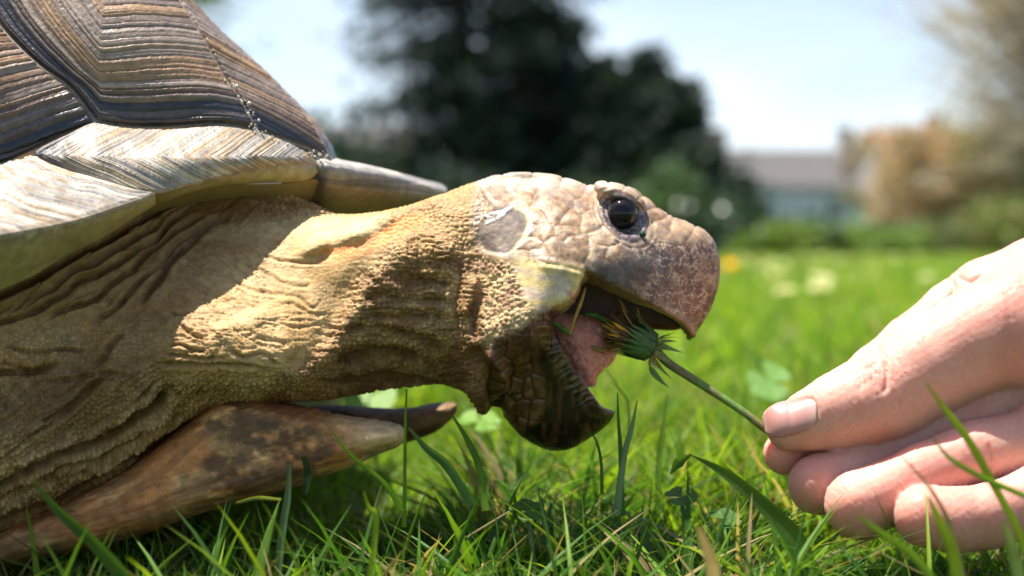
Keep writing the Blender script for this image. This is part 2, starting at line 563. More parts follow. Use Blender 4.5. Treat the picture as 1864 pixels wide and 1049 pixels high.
# relief of the near side, in pixels towards the camera -------------------------------------
# (kind, width, height, points);  'g' groove, 'r' ridge, 's' lip: raised on the left-hand side of the line, falling off slowly
FOLDS = [
 # neck, upper lips
 ('s', 34, 30, [(520, 473), (560, 468), (593, 454), (640, 440), (680, 424), (712, 404), (748, 387), (800, 376), (845, 362)]),
 ('s', 26, 10, [(705, 436), (723, 417), (759, 400), (792, 394), (830, 398)]),
 ('S', 80, 20, [(690, 480), (698, 463), (716, 446), (741, 431), (766, 423), (792, 424), (821, 440), (850, 458), (879, 468)]),
 ('r', 9, 4, [(640, 402), (700, 396), (760, 376), (820, 352)]),
 # long fold between smooth neck and pebbled throat
 ('s', 60, 32, [(722, 462), (690, 486), (660, 515), (640, 545), (622, 580), (598, 622), (570, 655), (535, 678), (500, 688)]),
 # throat wrinkles
 ('g', 9, 6, [(687, 501), (723, 508), (755, 516), (792, 514), (828, 527)]),
 ('g', 10, 8, [(664, 566), (683, 574), (716, 581), (756, 577), (792, 577), (815, 590)]),
 ('g', 11, 10, [(632, 613), (669, 594), (700, 600), (741, 611), (777, 624), (812, 642)]),
 ('g', 12, 12, [(607, 666), (650, 648), (690, 640), (730, 648), (770, 654)]),
 ('r', 9, 7, [(748, 662), (785, 675), (814, 684), (846, 691)]),
 ('r', 9, 7, [(589, 686), (632, 675), (680, 668), (712, 655)]),
 ('r', 8, 5, [(640, 640), (680, 628), (720, 630)]),
 ('r', 8, 5, [(650, 600), (690, 588), (730, 594), (780, 598)]),
 ('g', 10, 9, [(570, 700), (640, 690), (700, 684), (760, 690), (830, 706)]),
 ('g', 7, 5, [(640, 540), (690, 540), (740, 548), (790, 545), (830, 560)]),
 ('g', 5, 4, [(756, 450), (760, 480), (764, 520)]),
 # vertical roll before the jaw, and the deep crease behind the jaw
 ('r', 17, 24, [(872, 476), (864, 510), (853, 545), (849, 580), (855, 614), (861, 650), (872, 682), (879, 715), (884, 745)]),
 ('g', 8, 8, [(884, 484), (879, 525), (866, 560), (861, 590), (864, 625)]),
 ('g', 12, 40, [(864, 625), (868, 648), (882, 675), (890, 708), (902, 742), (912, 765)]),
 ('g', 5, 5, [(912, 500), (890, 520), (880, 545)]),
 ('g', 6, 5, [(838, 470), (835, 520), (828, 570), (835, 620)]),
 # smooth part of the neck
 ('s', 30, 17, [(500, 556), (477, 563), (444, 575), (412, 587), (380, 584)]),
 ('g', 3.2, 2.6, [(474, 461), (503, 473), (535, 478), (590, 481)]),
 ('g', 3.2, 2.6, [(431, 474), (477, 494), (509, 513), (542, 521), (574, 521)]),
 ('g', 3.2, 2.6, [(422, 500), (444, 523), (493, 536), (542, 539), (570, 560), (590, 540)]),
 ('g', 3, 2.4, [(490, 581), (525, 594), (558, 594), (590, 590)]),
 ('g', 3, 2.4, [(500, 560), (530, 552), (570, 572), (600, 570)]),
 ('g', 3.4, 3, [(461, 614), (496, 620), (529, 627)]),
 ('g', 4, 4, [(406, 627), (444, 650), (477, 643), (500, 662), (520, 668)]),
 ('g', 5, 5, [(269, 666), (315, 664), (363, 667), (412, 664), (457, 668), (496, 680)]),
 ('s', 26, 14, [(496, 698), (451, 694), (405, 693), (357, 690), (315, 687)]),
 ('g', 3.4, 3.6, [(328, 591), (347, 607), (373, 614)]),
 ('g', 3.2, 3, [(305, 565), (326, 571), (347, 567)]),
 ('g', 3.2, 3.4, [(300, 630), (330, 628), (352, 640), (380, 636)]),
 ('g', 3.2, 3, [(290, 645), (330, 648), (370, 655), (420, 650)]),
 # shaded skin under the shell, fan of folds
 ('g', 6, 12, [(-60, 570), (0, 540), (57, 514), (114, 480), (171, 451), (214, 431), (251, 406), (300, 378), (350, 352)]),
 ('g', 5, 6, [(-60, 600), (0, 586), (57, 569), (109, 540), (143, 514), (200, 491), (234, 466), (286, 434), (314, 406), (352, 376)]),
 ('g', 5, 7, [(71, 580), (129, 560), (177, 543), (200, 520), (246, 486), (280, 451), (337, 414), (385, 384)]),
 ('g', 5, 6, [(157, 583), (200, 569), (243, 523), (286, 486), (314, 451), (357, 417), (410, 392)]),
 ('g', 7, 9, [(250, 560), (286, 514), (309, 474), (343, 443), (377, 411), (430, 394)]),
 ('g', 6, 5, [(100, 500), (160, 478), (210, 452), (262, 424), (300, 398)]),
 ('g', 4, 3, [(40, 548), (90, 530), (130, 498), (180, 478), (230, 440)]),
 ('g', 7, 8, [(-60, 690), (0, 679), (57, 677), (114, 657)]),
 ('g', 5, 6, [(0, 655), (30, 668), (60, 676)]),
 ('g', 4, 4, [(0, 625), (50, 640), (110, 636), (160, 640)]),
 ('g', 6, 6, [(160, 674), (186, 651), (200, 629), (230, 600)]),
 ('g', 4, 3, [(60, 700), (130, 690), (190, 680), (250, 690)]),
 # lower left folds
 ('g', 5, 7, [(69, 774), (113, 750), (148, 722), (189, 681)]),
 ('g', 4, 4, [(0, 842), (50, 800), (95, 772), (137, 740), (180, 700), (215, 660)]),
 ('g', 4, 4, [(137, 825), (180, 790), (225, 752), (262, 720), (285, 690)]),
 ('g', 5, 6, [(190, 790), (232, 762), (262, 728)]),
 ('g', 10, 19, [(-60, 925), (0, 887), (51, 860), (103, 836), (154, 815), (206, 794), (261, 757), (285, 740), (302, 715), (318, 702)]),
 ('g', 7, 11, [(-60, 945), (0, 911), (60, 880), (117, 853), (179, 832), (233, 805), (302, 770), (350, 745)]),
 ('g', 8, 13, [(-60, 975), (0, 945), (69, 925), (137, 894), (192, 856), (261, 825), (309, 791), (360, 763)]),
 ('g', 4, 5, [(0, 925), (80, 880), (140, 862), (200, 845), (250, 812)]),
 ('g', 7, 10, [(0, 983), (103, 932), (172, 897), (240, 856), (292, 818), (336, 781), (384, 743)]),
]

def relief(u, v, lo=0.0, hi=1e9):
    """summed relief of the folds whose width lies in [lo, hi)"""
    R = np.zeros(u.shape)
    for kind, wd, h, pts in FOLDS:
        if not (lo <= wd < hi):
            continue
        P = np.array(pts, float)
        if kind == 'g' and P[:, 0].max() < 440: h = h * 1.7
        m = wd * (3.2 if kind in 'gr' else 2.6) + 8
        sel = (u > P[:, 0].min() - m) & (u < P[:, 0].max() + m) & (v > P[:, 1].min() - m) & (v < P[:, 1].max() + m)
        if not sel.any():
            continue
        us, vs = u[sel], v[sel]
        us = us + 4 * (vnoise([us / 28, vs / 28], 5) - .5) * min(1, wd / 6)
        vs = vs + 5 * (vnoise([us / 22, vs / 22], 6) - .5) * min(1, wd / 6)
        d, sd, t = polydist(us, vs, pts)
        fade = sm(0, 0.16, t) * sm(0, 0.16, 1 - t)
        mod = 0.65 + 0.7 * vnoise([t * len(pts) * 1.7 + P[0, 0], d * 0], 7)
        if kind == 'g':
            r = -h * np.exp(-(d / wd) ** 2 * 1.3) + 0.32 * h * np.exp(-((d - 2 * wd) / wd) ** 2)
        elif kind == 'r':
            r = h * np.exp(-(d / wd) ** 2)
        else:
            s = d * sd * (-1 if kind == 's' else 1)
            w2 = wd * 0.13 + 1.5
            # raised side falls off over wd, other side is undercut sharply
            edge = 1 / (1 + np.exp(-np.clip(s / w2, -30, 30)))
            r = h * np.exp(-(np.clip(s, 0, None) / wd) ** 1.5) * edge - 0.45 * h * np.exp(-(np.clip(-s, 0, None) / (wd * .35)) ** 1.5) * (1 - edge)
        R[sel] += r * fade * mod
    return R

NECK = [(250, 460), (330, 400), (420, 382), (520, 380), (600, 392), (680, 388), (740, 377), (800, 357), (850, 336), (900, 321), (950, 314),
        (1000, 318), (1050, 330), (1067, 339), (1085, 338), (1115, 333), (1150, 342), (1180, 362), (1205, 383), (1235, 400), (1262, 409),
        (1290, 424), (1305, 447), (1311, 480), (1306, 530), (1288, 575), (1262, 612), (1258, 650), (1200, 665), (1100, 640), (1000, 660), (930, 690), (900, 748), (880, 752),
        (860, 728), (830, 706), (780, 702), (700, 710), (600, 726), (500, 732), (400, 722), (300, 712), (230, 640)]
BODY = [(-330, 260), (0, 330), (200, 330), (340, 330), (440, 334), (520, 350), (575, 378), (610, 410), (600, 520), (540, 640), (470, 715), (400, 738), (340, 782),
        (295, 820), (240, 860), (170, 905), (100, 945), (0, 990), (-330, 1130)]
JAW = [(868, 600), (905, 560), (960, 545), (1030, 540), (1075, 620), (1110, 690), (1119, 725), (1121, 750), (1112, 764), (1095, 782), (1062, 806), (1035, 818), (1005, 823),
       (975, 812), (948, 793), (922, 765), (898, 735), (876, 700), (864, 650)]
GAPE_U = [(1056, 520), (1064, 504), (1090, 516), (1130, 535), (1180, 552), (1212, 563), (1236, 573), (1246, 582), (1254, 590), (1262, 588), (1330, 606), (1330, 900), (1030, 900), (1010, 700), (1003, 640), (1002, 600), (1008, 574), (1030, 560), (1047, 543)]
GAPE_L = [(1008, 400), (1003, 572), (1010, 600), (1024, 630), (1041, 662), (1058, 688), (1072, 706), (1086, 728), (1098, 742), (1120, 746), (1150, 740), (1400, 640), (1400, 400)]

def build_skin():
    st = 5.0
    G = Vol((-330, 285, -470), (1335, 1130, 330), st)
    u, v = G.u, G.v
    big = relief(u, v, 14)
    slope = interp_u(u, [(150, 0), (260, 90), (360, 165), (520, 155), (580, 90), (640, 20), (720, 0), (900, 0)])
    big = big + slope * (sm(400, 690, v) - .35)
    big = big + 84 * (sm(320, 490, v) - .55) * sm(850, 930, u) * sm(1270, 1130, u)
    big = big + 60 * (sm(440, 640, v) - .35) * sm(800, 870, u) * sm(1010, 960, u)
    big = big - 62 * sm(560, 715, v) * sm(590, 650, u) * sm(880, 840, u)
    big = big.astype(np.float32)
    # neck + head
    H = interp_u(u, [(200, 185), (450, 165), (600, 140), (750, 138), (830, 152), (900, 158), (960, 158), (1050, 140), (1120, 122), (1180, 100), (1240, 74), (1290, 52), (1320, 40)])
    H = H * (1 + 0.12 * sm(480, 640, v) * sm(520, 300, u))
    # skin below the head is pulled in behind the jaw
    wc = interp_u(u, [(-300, 60), (300, 30), (600, 10), (900, 0)])
    neck = G.inflate(NECK, H, 105, wc, rel=big, bl=2)
    Hb = interp_u(u, [(-330, 400), (0, 345), (150, 300), (300, 240), (450, 190), (600, 120)])
    Hb = Hb * (0.80 + 0.22 * sm(380, 760, v) + 0.05 * sm(700, 900, v))
    body = G.inflate(BODY, Hb, 190, 60, rel=big, bl=5, Hf=260)
    f = smin(neck, body, 34)
    # upper head is cut along the beak's edge, a little lower on the far side
    gu = G.pd(GAPE_U, 0.6)
    f = np.maximum(f, -G.rolled(gu, 0.25, -110.0))
    # lower jaw
    Hj = interp_u(v, [(520, 118), (640, 122), (720, 98), (780, 78), (830, 60)]) * interp_u(u, [(860, 1.02), (960, 1.06), (1060, .86), (1120, .5)])
    jaw = G.inflate(JAW, Hj, 62, 0, bl=1.2)
    gl = G.pd(GAPE_L, 0.6)
    jaw = np.maximum(jaw, -(gl[:, :, None] + 0 * jaw))
    # cheek skin that stretches across the corner of the mouth
    cheek = G.inflate([(880, 470), (940, 462), (1000, 474), (1062, 490), (1058, 520), (1046, 548), (1026, 566), (1000, 582), (960, 615), (900, 650), (870, 600)], 104, 40, -14, bl=1.5)
    jaw = smin(jaw, cheek, 9)
    f = smin(f, jaw, 7)
    # the mouth's inside
    Hc = interp_u(u, [(1000, 104), (1060, 84), (1100, 92), (1180, 80), (1230, 60), (1250, 40)])
    cav = G.inflate([(1030, 540), (1066, 500), (1120, 480), (1180, 492), (1228, 520), (1243, 560), (1250, 640), (1190, 720), (1120, 722), (1104, 734), (1088, 740), (1050, 722), (1010, 660), (996, 600)],
                    Hc, 34, 8, roll=0.10, bl=1.0)
    f = np.maximum(f, -cav)
    farc = G.inflate([(1020, 480), (1100, 500), (1240, 575), (1240, 600), (1180, 600), (1130, 594), (1112, 600), (1098, 606), (1060, 650), (1010, 630)], 16, 16, 66, bl=1)
    f = smin(f, farc, 6)
    # eye socket, nostril, ear
    f = smax(f, -G.ell((1134, 393, -112), (40, 29, 30), 0.85), 9)
    f = smin(f, G.ell((1128, 356, -62), (50, 18, 34), 0.42), 16)       # brow
    f = smax(f, -G.ell((1299, 464, -36), (8, 6, 20), 0.9), 2)
    V, Q = surface_nets(f, G.lo, st)
    V, Q = subdivided(V, Q, 1, 1)
    P = W(V[:, 0], V[:, 1], V[:, 2])
    return P, Q

def head_seeds():
    return [(1012, 452), (1050, 447), (1090, 452), (1128, 462), (988, 424), (1030, 420), (1074, 404), (960, 446), (1100, 430), (968, 420), (1160, 470), (978, 470),
            (1008, 372), (960, 350), (905, 345), (940, 330), (1040, 345), (1000, 330), (870, 365), (1060, 370), (1040, 395), (975, 395), (950, 470),
            (1180, 400), (1200, 420), (1165, 375), (1145, 358), (1120, 350), (1095, 350), (1220, 440), (1195, 450), (1240, 425), (1270, 440), (1215, 470)]

def finish_skin(P, Q):
    u, v, w = invW(P)
    Nn = vnormals(P, Q)
    near = sm(0.25, -0.15, Nn[:, 1]) if True else 0
    near = np.clip(-Nn[:, 1] * 1.4 + 0.35, 0, 1)
    near = np.where(w < 40, near, 0.0)
    # --- regions
    headm = sm(10, -10, polydist(u, v, [(868, 345), (900, 300), (1340, 300), (1340, 660), (1100, 560), (1060, 500), (985, 478), (880, 470), (860, 420)], True))
    uw_ = u + 26 * (fbm([u / 30, v / 30], 19, 3) - .5); vw_ = v + 22 * (fbm([u / 30, v / 30], 20, 3) - .5)
    beak = sm(16, -16, polydist(uw_, vw_, [(1060, 486), (1100, 474), (1150, 455), (1185, 425), (1215, 425), (1250, 440), (1300, 420), (1340, 480), (1320, 700), (1200, 640), (1040, 520), (985, 482), (1010, 474)], True))
    jawm = sm(14, -6, polydist(u, v, [(900, 625), (950, 600), (1000, 565), (1040, 600), (1160, 740), (1100, 850), (980, 850), (900, 790), (885, 690)], True))
    jband = sm(12, -10, polydist(u, v, [(935, 618), (1000, 560), (1040, 590), (1140, 740), (1120, 800), (1000, 860), (930, 820), (960, 790), (988, 755), (992, 700), (975, 655)], True))
    cheekm = sm(10, -10, polydist(u, v, [(880, 470), (1000, 472), (1062, 490), (1040, 560), (960, 620), (900, 640), (880, 560)], True))
    memb = sm(10, -9, polydist(u + 10 * (fbm([u / 16, v / 16], 24, 3) - .5), v + 10 * (fbm([u / 16, v / 16], 25, 3) - .5), [(936, 468), (985, 480), (1062, 490), (1056, 525), (1030, 548), (985, 575), (965, 560), (945, 510)], True))
    throat = sm(12, -12, polydist(u, v, [(500, 700), (560, 660), (620, 580), (650, 520), (700, 470), (760, 425), (820, 440), (880, 466), (895, 520), (880, 560), (900, 760), (820, 740), (500, 750)], True))
    smooth = sm(20, -30, polydist(u, v, [(250, 520), (350, 430), (500, 400), (700, 400), (700, 460), (640, 520), (590, 640), (500, 690), (380, 690), (290, 680), (260, 600)], True))
    lowl = sm(-40, 60, (v - 640) - (300 - u) * 0.10) * sm(460, 380, u)
    upl = sm(500, 430, u) * sm(660, 560, v + 0.15 * u) * (1 - smooth)
    mouth = sm(2, -5, polydist(u, v, [(1062, 492), (1130, 540), (1240, 588), (1262, 660), (1120, 745), (1086, 728), (1041, 662), (1003, 572), (1046, 548)], True)) * sm(-84, -76, w)
    inner = ((v > 505) & (u > 1003) & (u < 1250) & (Nn[:, 1] < 0) & (w > -40)).astype(float)
    mouth = np.maximum(mouth, inner * sm(2, -5, polydist(u, v, [(1050, 480), (1246, 570), (1262, 660), (1120, 748), (1086, 728), (1003, 572)], True)))
    # --- relief
    ff = relief(u, v, 0, 14)
    jx, jy, jz = u, v, w
    wob = 0.35
    a1, a2, aid = voronoi([(u + 3 * vnoise([u / 30, v / 30], 1)) / 9.3, v / 8.6, w / 9.3], 11)
    b1, b2, bid = voronoi([u / 6.2, v / 6.2, w / 6.2], 12)
    c1, c2, cidx = voronoi([(u + 5 * vnoise([u / 20, v / 20], 2)) / 36, v / 40, w / 60], 13)
    pa, pb, pc = sm(0.0, 0.42, a2 - a1), sm(0.0, 0.4, b2 - b1), sm(0.0, 0.12, c2 - c1)
    d1, d2, did = voronoi([(u + 4 * vnoise([u / 12, v / 12], 2)) / 17, v / 19, w / 18], 14)
    pd_ = sm(0.0, .2, d2 - d1)
    seeds = np.array(head_seeds(), float)
    hu = u + 10 * (vnoise([u / 17, v / 17], 3) - .5); hv = v + 10 * (vnoise([u / 17, v / 17], 4) - .5)
    sel = headm > 0.01
    dd = np.full((len(u), 2), 99.0)
    dist = np.hypot(hu[sel][:, None] - seeds[None, :, 0], (hv[sel][:, None] - seeds[None, :, 1]) * 1.15)
    dist -= np.where(np.arange(len(seeds)) == 12, 18, 0)[None]
    part = np.partition(dist, 1, axis=1)[:, :2]
    dd[sel] = part
    pdome = np.zeros(len(u)); pdome[sel] = sm(0.0, 20.0, part[:, 1] - part[:, 0]) - .5
    ph = np.ones(len(u)); ph[sel] = sm(0.0, 5.0, part[:, 1] - part[:, 0])
    ear_c = np.array([918, 417.0])
    ca, sa = math.cos(-0.75), math.sin(-0.75)
    ex = ((u - ear_c[0]) * ca + (v - ear_c[1]) * sa) / 54; ey = (-(u - ear_c[0]) * sa + (v - ear_c[1]) * ca) / 42
    er = np.hypot(ex, ey) + .16 * (fbm([u / 22, v / 22], 17, 2) - .5)
    earm = sm(1.08, 0.84, er)
    ex2 = (u - 1136) * math.cos(.85) + (v - 397) * math.sin(.85); ey2 = -(u - 1136) * math.sin(.85) + (v - 397) * math.cos(.85)
    lid = np.hypot(ex2 / 56, ey2 / 37) + .1 * (fbm([u / 14, v / 14], 18, 2) - .5)
    lidm = sm(1.12, 0.8, lid)
    pebble = 1 - np.clip(headm + smooth * .8 + upl * .8 + jawm, 0, 1)
    pebble = np.clip(pebble + 0.8 * throat, 0, 1) * (1 - memb) * (1 - jawm)
    backhead = sm(930, 850, u) * sm(470, 440, v) * sm(690, 800, u)
    pebble = np.maximum(pebble, backhead * (1 - earm))
    z = ff.copy()
    z += pebble * (pa - .6) * 2.9
    z += smooth * ((pb - .6) * 0.8)
    # skin creases, stretched along the neck
    an = fbm([(u * .8 + v * .6) / 40, (v * .8 - u * .6) / 7.5], 21, 3)
    z += smooth * sm(560, 440, u) * (-3.0 * sm(.44, .5, an) * sm(.56, .5, an))
    an2 = fbm([(u + 10 * vnoise([u / 40, v / 40], 8)) / 55, v / 9], 22, 3)
    crease = sm(.4, .49, an2) * sm(.58, .49, an2)
    z += throat * (-5.0 * crease)
    ang = (u * .83 - v * .55); acr = (u * .55 + v * .83)
    an3 = fbm([ang / 90, (acr + 14 * vnoise([u / 60, v / 60], 9)) / 13], 23, 3)
    cr3 = sm(.4, .5, an3) * sm(.6, .5, an3)
    z += (upl * -4.5 + lowl * -4.0) * cr3 * (1 - throat)
    z += smooth * sm(540, 600, v) * -3.0 * crease
    z += 7 * (fbm([u / 55, v / 55, w / 55], 30, 2) - .5) * (1 - headm) * (1 - memb)
    z += headm * (1 - earm) * (1 - lidm) * (1 - beak) * ((ph - .6) * 1.2 + 2.0 * pdome + 2.2 * (fbm([u / 9, v / 9, w / 9], 31, 3) - .5))
    z += beak * (2.6 * (fbm([u / 14, v / 14, w / 14], 32, 4) - .5))
    # beak edge band
    tom = polydist(u, v, [(985, 478), (1062, 495), (1090, 517), (1130, 538), (1180, 560), (1215, 576), (1240, 590), (1256, 613)])[0]
    z += beak * 3.5 * np.exp(-((tom - 7) / 6) ** 2)
    # cheek pebbles larger, lower jaw plates and notched band
    z += cheekm * (1 - memb) * (1 - headm) * (pd_ - .6) * 2.2
    z += jawm * (1 - jband) * (pc - .6) * 4.5
    # notches along the lower beak
    ln, sdn, tn = polydist(u, v, [(1003, 572), (1010, 600), (1024, 630), (1041, 662), (1058, 688), (1072, 706), (1086, 728)])
    notch = sm(40, 22, ln) * sm(1, 9, ln) * (jawm > 0.3)
    wv = np.sin(tn * 2 * np.pi * 15 + 6 * vnoise([tn * 11, ln / 14], 16) + ln / 12) * (.35 + .9 * vnoise([tn * 19, ln / 12], 17))
    z += notch * (.2 + 1.6 * vnoise([tn * 23, tn * 0], 15)) * np.sign(wv) * np.abs(wv) ** .6
    z += jband * 2.5 * (fbm([u / 5, v / 16, w / 12], 33, 3) - .5)
    # ear membrane: flat, ringed edge
    z += -2.2 * earm + .25 * np.exp(-((er - 1.03) / .07) ** 2) * (1 - earm * .6) + earm * (4.0 * (fbm([u / 16, v / 12], 34, 5) - .5))
    n_f = fbm([u / 7, v / 7], 36, 2)
    fl = polydist(u, v, [(880, 398), (900, 388), (918, 384), (938, 372)])[0]; fl2 = polydist(u, v, [(884, 406), (905, 397), (918, 388)])[0]
    z += 3.4 * sm(6, 0, fl) * sm(.3, .5, n_f) + 3 * sm(5, 0, fl2) * sm(.3, .5, n_f)
    # eyelids: concentric soft rings
    z += sm(1.5, 1.0, lid) * sm(.45, .7, lid) * (1.0 * np.cos(lid * 30) + .6)
    # membrane
    z += memb * (1.6 * (fbm([(u * .3 + v) / 30, (u - v * .3) / 8], 35, 3) - .5) + 5 * np.exp(-((np.hypot(u - 1028, v - 540)) / 16) ** 2) + 4 * sm(940, 1000, u))
    disp = z * S0
    fac = near * (1 - mouth)
    # on crown and far side only the small scales
    scal = pebble * (pa - .6) * 3.2 + headm * ((ph - .6) * 3.0 + 7 * (fbm([u / 17, v / 17, w / 17], 37, 3) - .5))
    disp = disp * fac + scal * S0 * (1 - near) * (1 - mouth)
    P2 = P + Nn * disp[:, None]
    # --- colours
    n1 = fbm([u / 60, v / 60, w / 60], 41, 4); n2 = fbm([u / 13, v / 13, w / 13], 42, 4); n3 = fbm([u / 5, v / 5, w / 5], 43, 3)
    tan = np.array([.47, .285, .105]); pale = np.array([.59, .40, .18]); brown = np.array([.15, .066, .018]); olive = np.array([.23, .125, .034])
    c = mixc(tan, pale, sm(.35, .7, n1))
    c = mixc(c, olive, np.clip(upl * .75 + sm(.5, .75, n1) * .2, 0, 1))
    c = mixc(c, brown, (1 - pa) * pebble * .62)
    c = mixc(c, brown, sm(.48, .68, n2 * .6 + n1 * .4) * (.3 + .35 * lowl * (1 - sm(700, 820, v)) + .25 * throat))
    shell_shade = polydist(u, v, [(120, 760), (215, 690), (270, 610), (310, 520), (380, 440), (470, 390)], pad=200)[0]  # brown painted in for the shade the shell casts on the skin
    c = mixc(c, np.array([.15, .07, .018]), sm(130, 10, shell_shade + 60 * (n1 - .5)) * .6)
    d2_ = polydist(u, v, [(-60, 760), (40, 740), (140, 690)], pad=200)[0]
    c = mixc(c, np.array([.13, .06, .018]), sm(90, 10, d2_ + 60 * (n2 - .5)) * .6)  # more of that painted shade, further left
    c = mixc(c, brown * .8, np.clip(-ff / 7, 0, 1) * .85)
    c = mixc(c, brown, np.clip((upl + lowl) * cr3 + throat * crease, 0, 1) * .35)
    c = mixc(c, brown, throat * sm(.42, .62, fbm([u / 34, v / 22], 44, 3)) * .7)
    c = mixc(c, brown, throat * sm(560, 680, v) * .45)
    c = mixc(c, np.array([.64, .50, .26]), smooth * sm(450, 400, v) * .6)
    # orange painted under the upper fold for light glowing through the skin
    od, osd, ot = polydist(u, v, [(560, 468), (593, 456), (640, 443), (680, 428), (712, 408), (748, 390), (790, 382)])
    c = mixc(c, np.array([.72, .25, .06]), sm(28, 6, np.abs(od - 10)) * (osd > 0) * sm(0, .2, ot) * sm(0, .25, 1 - ot) * .85)
    # head
    hc = mixc(np.array([.50, .33, .19]), np.array([.30, .17, .09]), sm(.42, .62, n2))
    hc = mixc(hc, np.array([.62, .46, .30]), sm(.5, .72, fbm([u / 24, v / 24, w / 24], 45, 3)) * .7)
    hc = mixc(hc, np.array([.30, .24, .21]), sm(.52, .66, fbm([u / 17 + 9, v / 17, w / 17], 46, 4)) * .7)
    hc = mixc(hc, np.array([.36, .22, .12]), (1 - ph) * .5)
    crk1, crk2, _ = voronoi([(u + 6 * n2) / 8, (v + 6 * n1) / 7, w / 8], 52)
    hc = mixc(hc, np.array([.32, .2, .12]), sm(.16, .03, crk2 - crk1) * .45)
    hc = mixc(hc, np.array([.74, .63, .48]), sm(355, 330, v) * .5)
    hc = hc * (.62 + .32 * fbm([u / 34, v / 30, w / 30], 53, 3))[:, None]
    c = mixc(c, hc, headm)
    vein = fbm([u / 22, v / 17, w / 22], 47, 5)
    vn = sm(.035, .006, np.abs(vein - .5)) + .9 * sm(.028, .005, np.abs(fbm([u / 11 + 4, v / 9, w / 11], 48, 4) - .5))
    bc = mixc(np.array([.095, .066, .055]), np.array([.26, .155, .10]), sm(.4, .65, n2))
    bc = mixc(bc, np.array([.15, .13, .13]), sm(.45, .65, n1) * .6)
    bc = mixc(bc, np.array([.17, .075, .04]), sm(1215, 1260, u) * .6)
    bc = mixc(bc, np.array([.62, .45, .31]), np.clip(vn, 0, 1) * sm(.32, .5, fbm([u / 50, v / 50], 49, 2)))
    bc = mixc(bc, np.array([.42, .22, .11]), sm(16, 4, tom) * .75 * sm(1040, 1090, u))
    bc = mixc(bc, np.array([.40, .25, .15]), sm(1235, 1275, u) * .5 * sm(.4, .6, n2))
    bc = mixc(bc, np.array([.50, .35, .22]), sm(450, 425, v) * .8)
    bc = bc * .78
    c = mixc(c, bc, beak)
    # ear
    ec = mixc(np.array([.07, .048, .036]), np.array([.19, .135, .09]), sm(.35, .65, .5 * n2 + .5 * fbm([u / 20, v / 20], 54, 4)))
    c = mixc(c, ec, earm * .95)
    c = mixc(c, np.array([.66, .58, .27]), np.exp(-((er - .92) / .1) ** 2) * sm(922, 950, u) * .95)
    c = mixc(c, np.array([.50, .36, .20]), np.exp(-((er - 1.02) / .08) ** 2) * .3 * sm(940, 900, u))
    c = mixc(c, np.array([.85, .8, .74]), np.maximum(sm(4.5, 2.0, fl), sm(4, 1.5, fl2)) * sm(.35, .5, n_f) * .8)
    # eyelids
    c = mixc(c, mixc(np.array([.085, .062, .06]), np.array([.26, .21, .22]), sm(.48, .7, n3)), lidm * .95)
    # cheek, membrane
    c = mixc(c, mixc(np.array([.48, .35, .17]), np.array([.30, .16, .085]), sm(.45, .6, n2)), cheekm * (1 - memb) * (1 - headm) * .8)
    mc = mixc(np.array([.62, .47, .20]), np.array([.50, .38, .27]), sm(.4, .6, fbm([u / 30, v / 12], 50, 3)))
    mc = mixc(mc, np.array([.62, .50, .20]), sm(12, 4, np.abs(polydist(u, v, [(960, 472), (1000, 482), (1060, 497)])[0])) * .45)
    mc = mixc(mc, np.array([.70, .30, .20]), sm(26, 12, np.hypot(u - 1046, v - 548)) * .8)
    mc = mixc(mc, np.array([.72, .60, .36]), sm(14, 6, np.hypot(u - 1024, v - 543)) * .8)
    c = mixc(c, mc, memb)
    # lower jaw
    jc = mixc(np.array([.085, .042, .014]), np.array([.17, .085, .028]), sm(.4, .62, n2))
    jc = mixc(jc, np.array([.055, .024, .010]), (1 - pc) * .85)
    dk = mixc(np.array([.018, .010, .006]), np.array([.075, .036, .013]), sm(.45, .68, fbm([u / 10, v / 26], 51, 4)))
    jc = mixc(jc, dk, np.clip(jband * 1.1 + sm(760, 810, v), 0, 1))
    jc = mixc(jc, np.array([.10, .035, .02]), sm(30, 8, np.abs(polydist(u, v, [(905, 640), (950, 620), (1000, 585)])[0])) * .7)
    jc = mixc(jc, np.array([.20, .19, .06]), notch * sm(.2, .9, wv) * .5)
    c = mixc(c, jc, jawm)
    # inside of the mouth
    c = mixc(c, mixc(np.array([.10, .040, .022]), np.array([.045, .018, .010]), n2), mouth)
    rough = np.full(len(u), .62)
    rough = rough + (-.17) * headm - .10 * beak
    rough = np.maximum(rough, .62 * earm)
    rough = rough * (1 - .5 * lidm) * (1 - .05 * memb)
    rough = np.where(jawm > .3, .36 - .12 * jband, rough)
    rough = np.where(mouth > .5, .4, rough)
    c = np.clip(c, 0.005, .95)
    return P2, np.c_[c, np.clip(rough, .15, .9)]

P, Q = build_skin()
P2, cc = finish_skin(P, Q)
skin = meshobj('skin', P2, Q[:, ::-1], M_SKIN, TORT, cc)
# the rest of the body, left of the picture
Gf = Vol((-1500, 240, -440), (-180, 1140, 420), 15)
ff_ = Gf.inflate([(-1460, 700), (-1300, 420), (-900, 340), (-500, 320), (-250, 330), (-215, 560), (-215, 900), (-260, 1040), (-700, 1110), (-1200, 1080), (-1400, 940)], 335, 230, 40, bl=2, Hf=300)
Vf, Qf = surface_nets(ff_, Gf.lo, 15.0)
Vf, Qf = subdivided(Vf, Qf, 1, 1)
Pf = W(Vf[:, 0], Vf[:, 1], Vf[:, 2])
a1, a2, _ = voronoi([Vf[:, 0] / 26, Vf[:, 1] / 26, Vf[:, 2] / 26], 71)
fo = fbm([(Vf[:, 0] * .8 - Vf[:, 1] * .5) / 120, (Vf[:, 0] * .5 + Vf[:, 1] * .8) / 26], 72, 3)
Pf = Pf + vnormals(Pf, Qf) * (((sm(0, .4, a2 - a1) - .6) * 4 - 10 * sm(.4, .5, fo) * sm(.6, .5, fo)) * S0)[:, None]
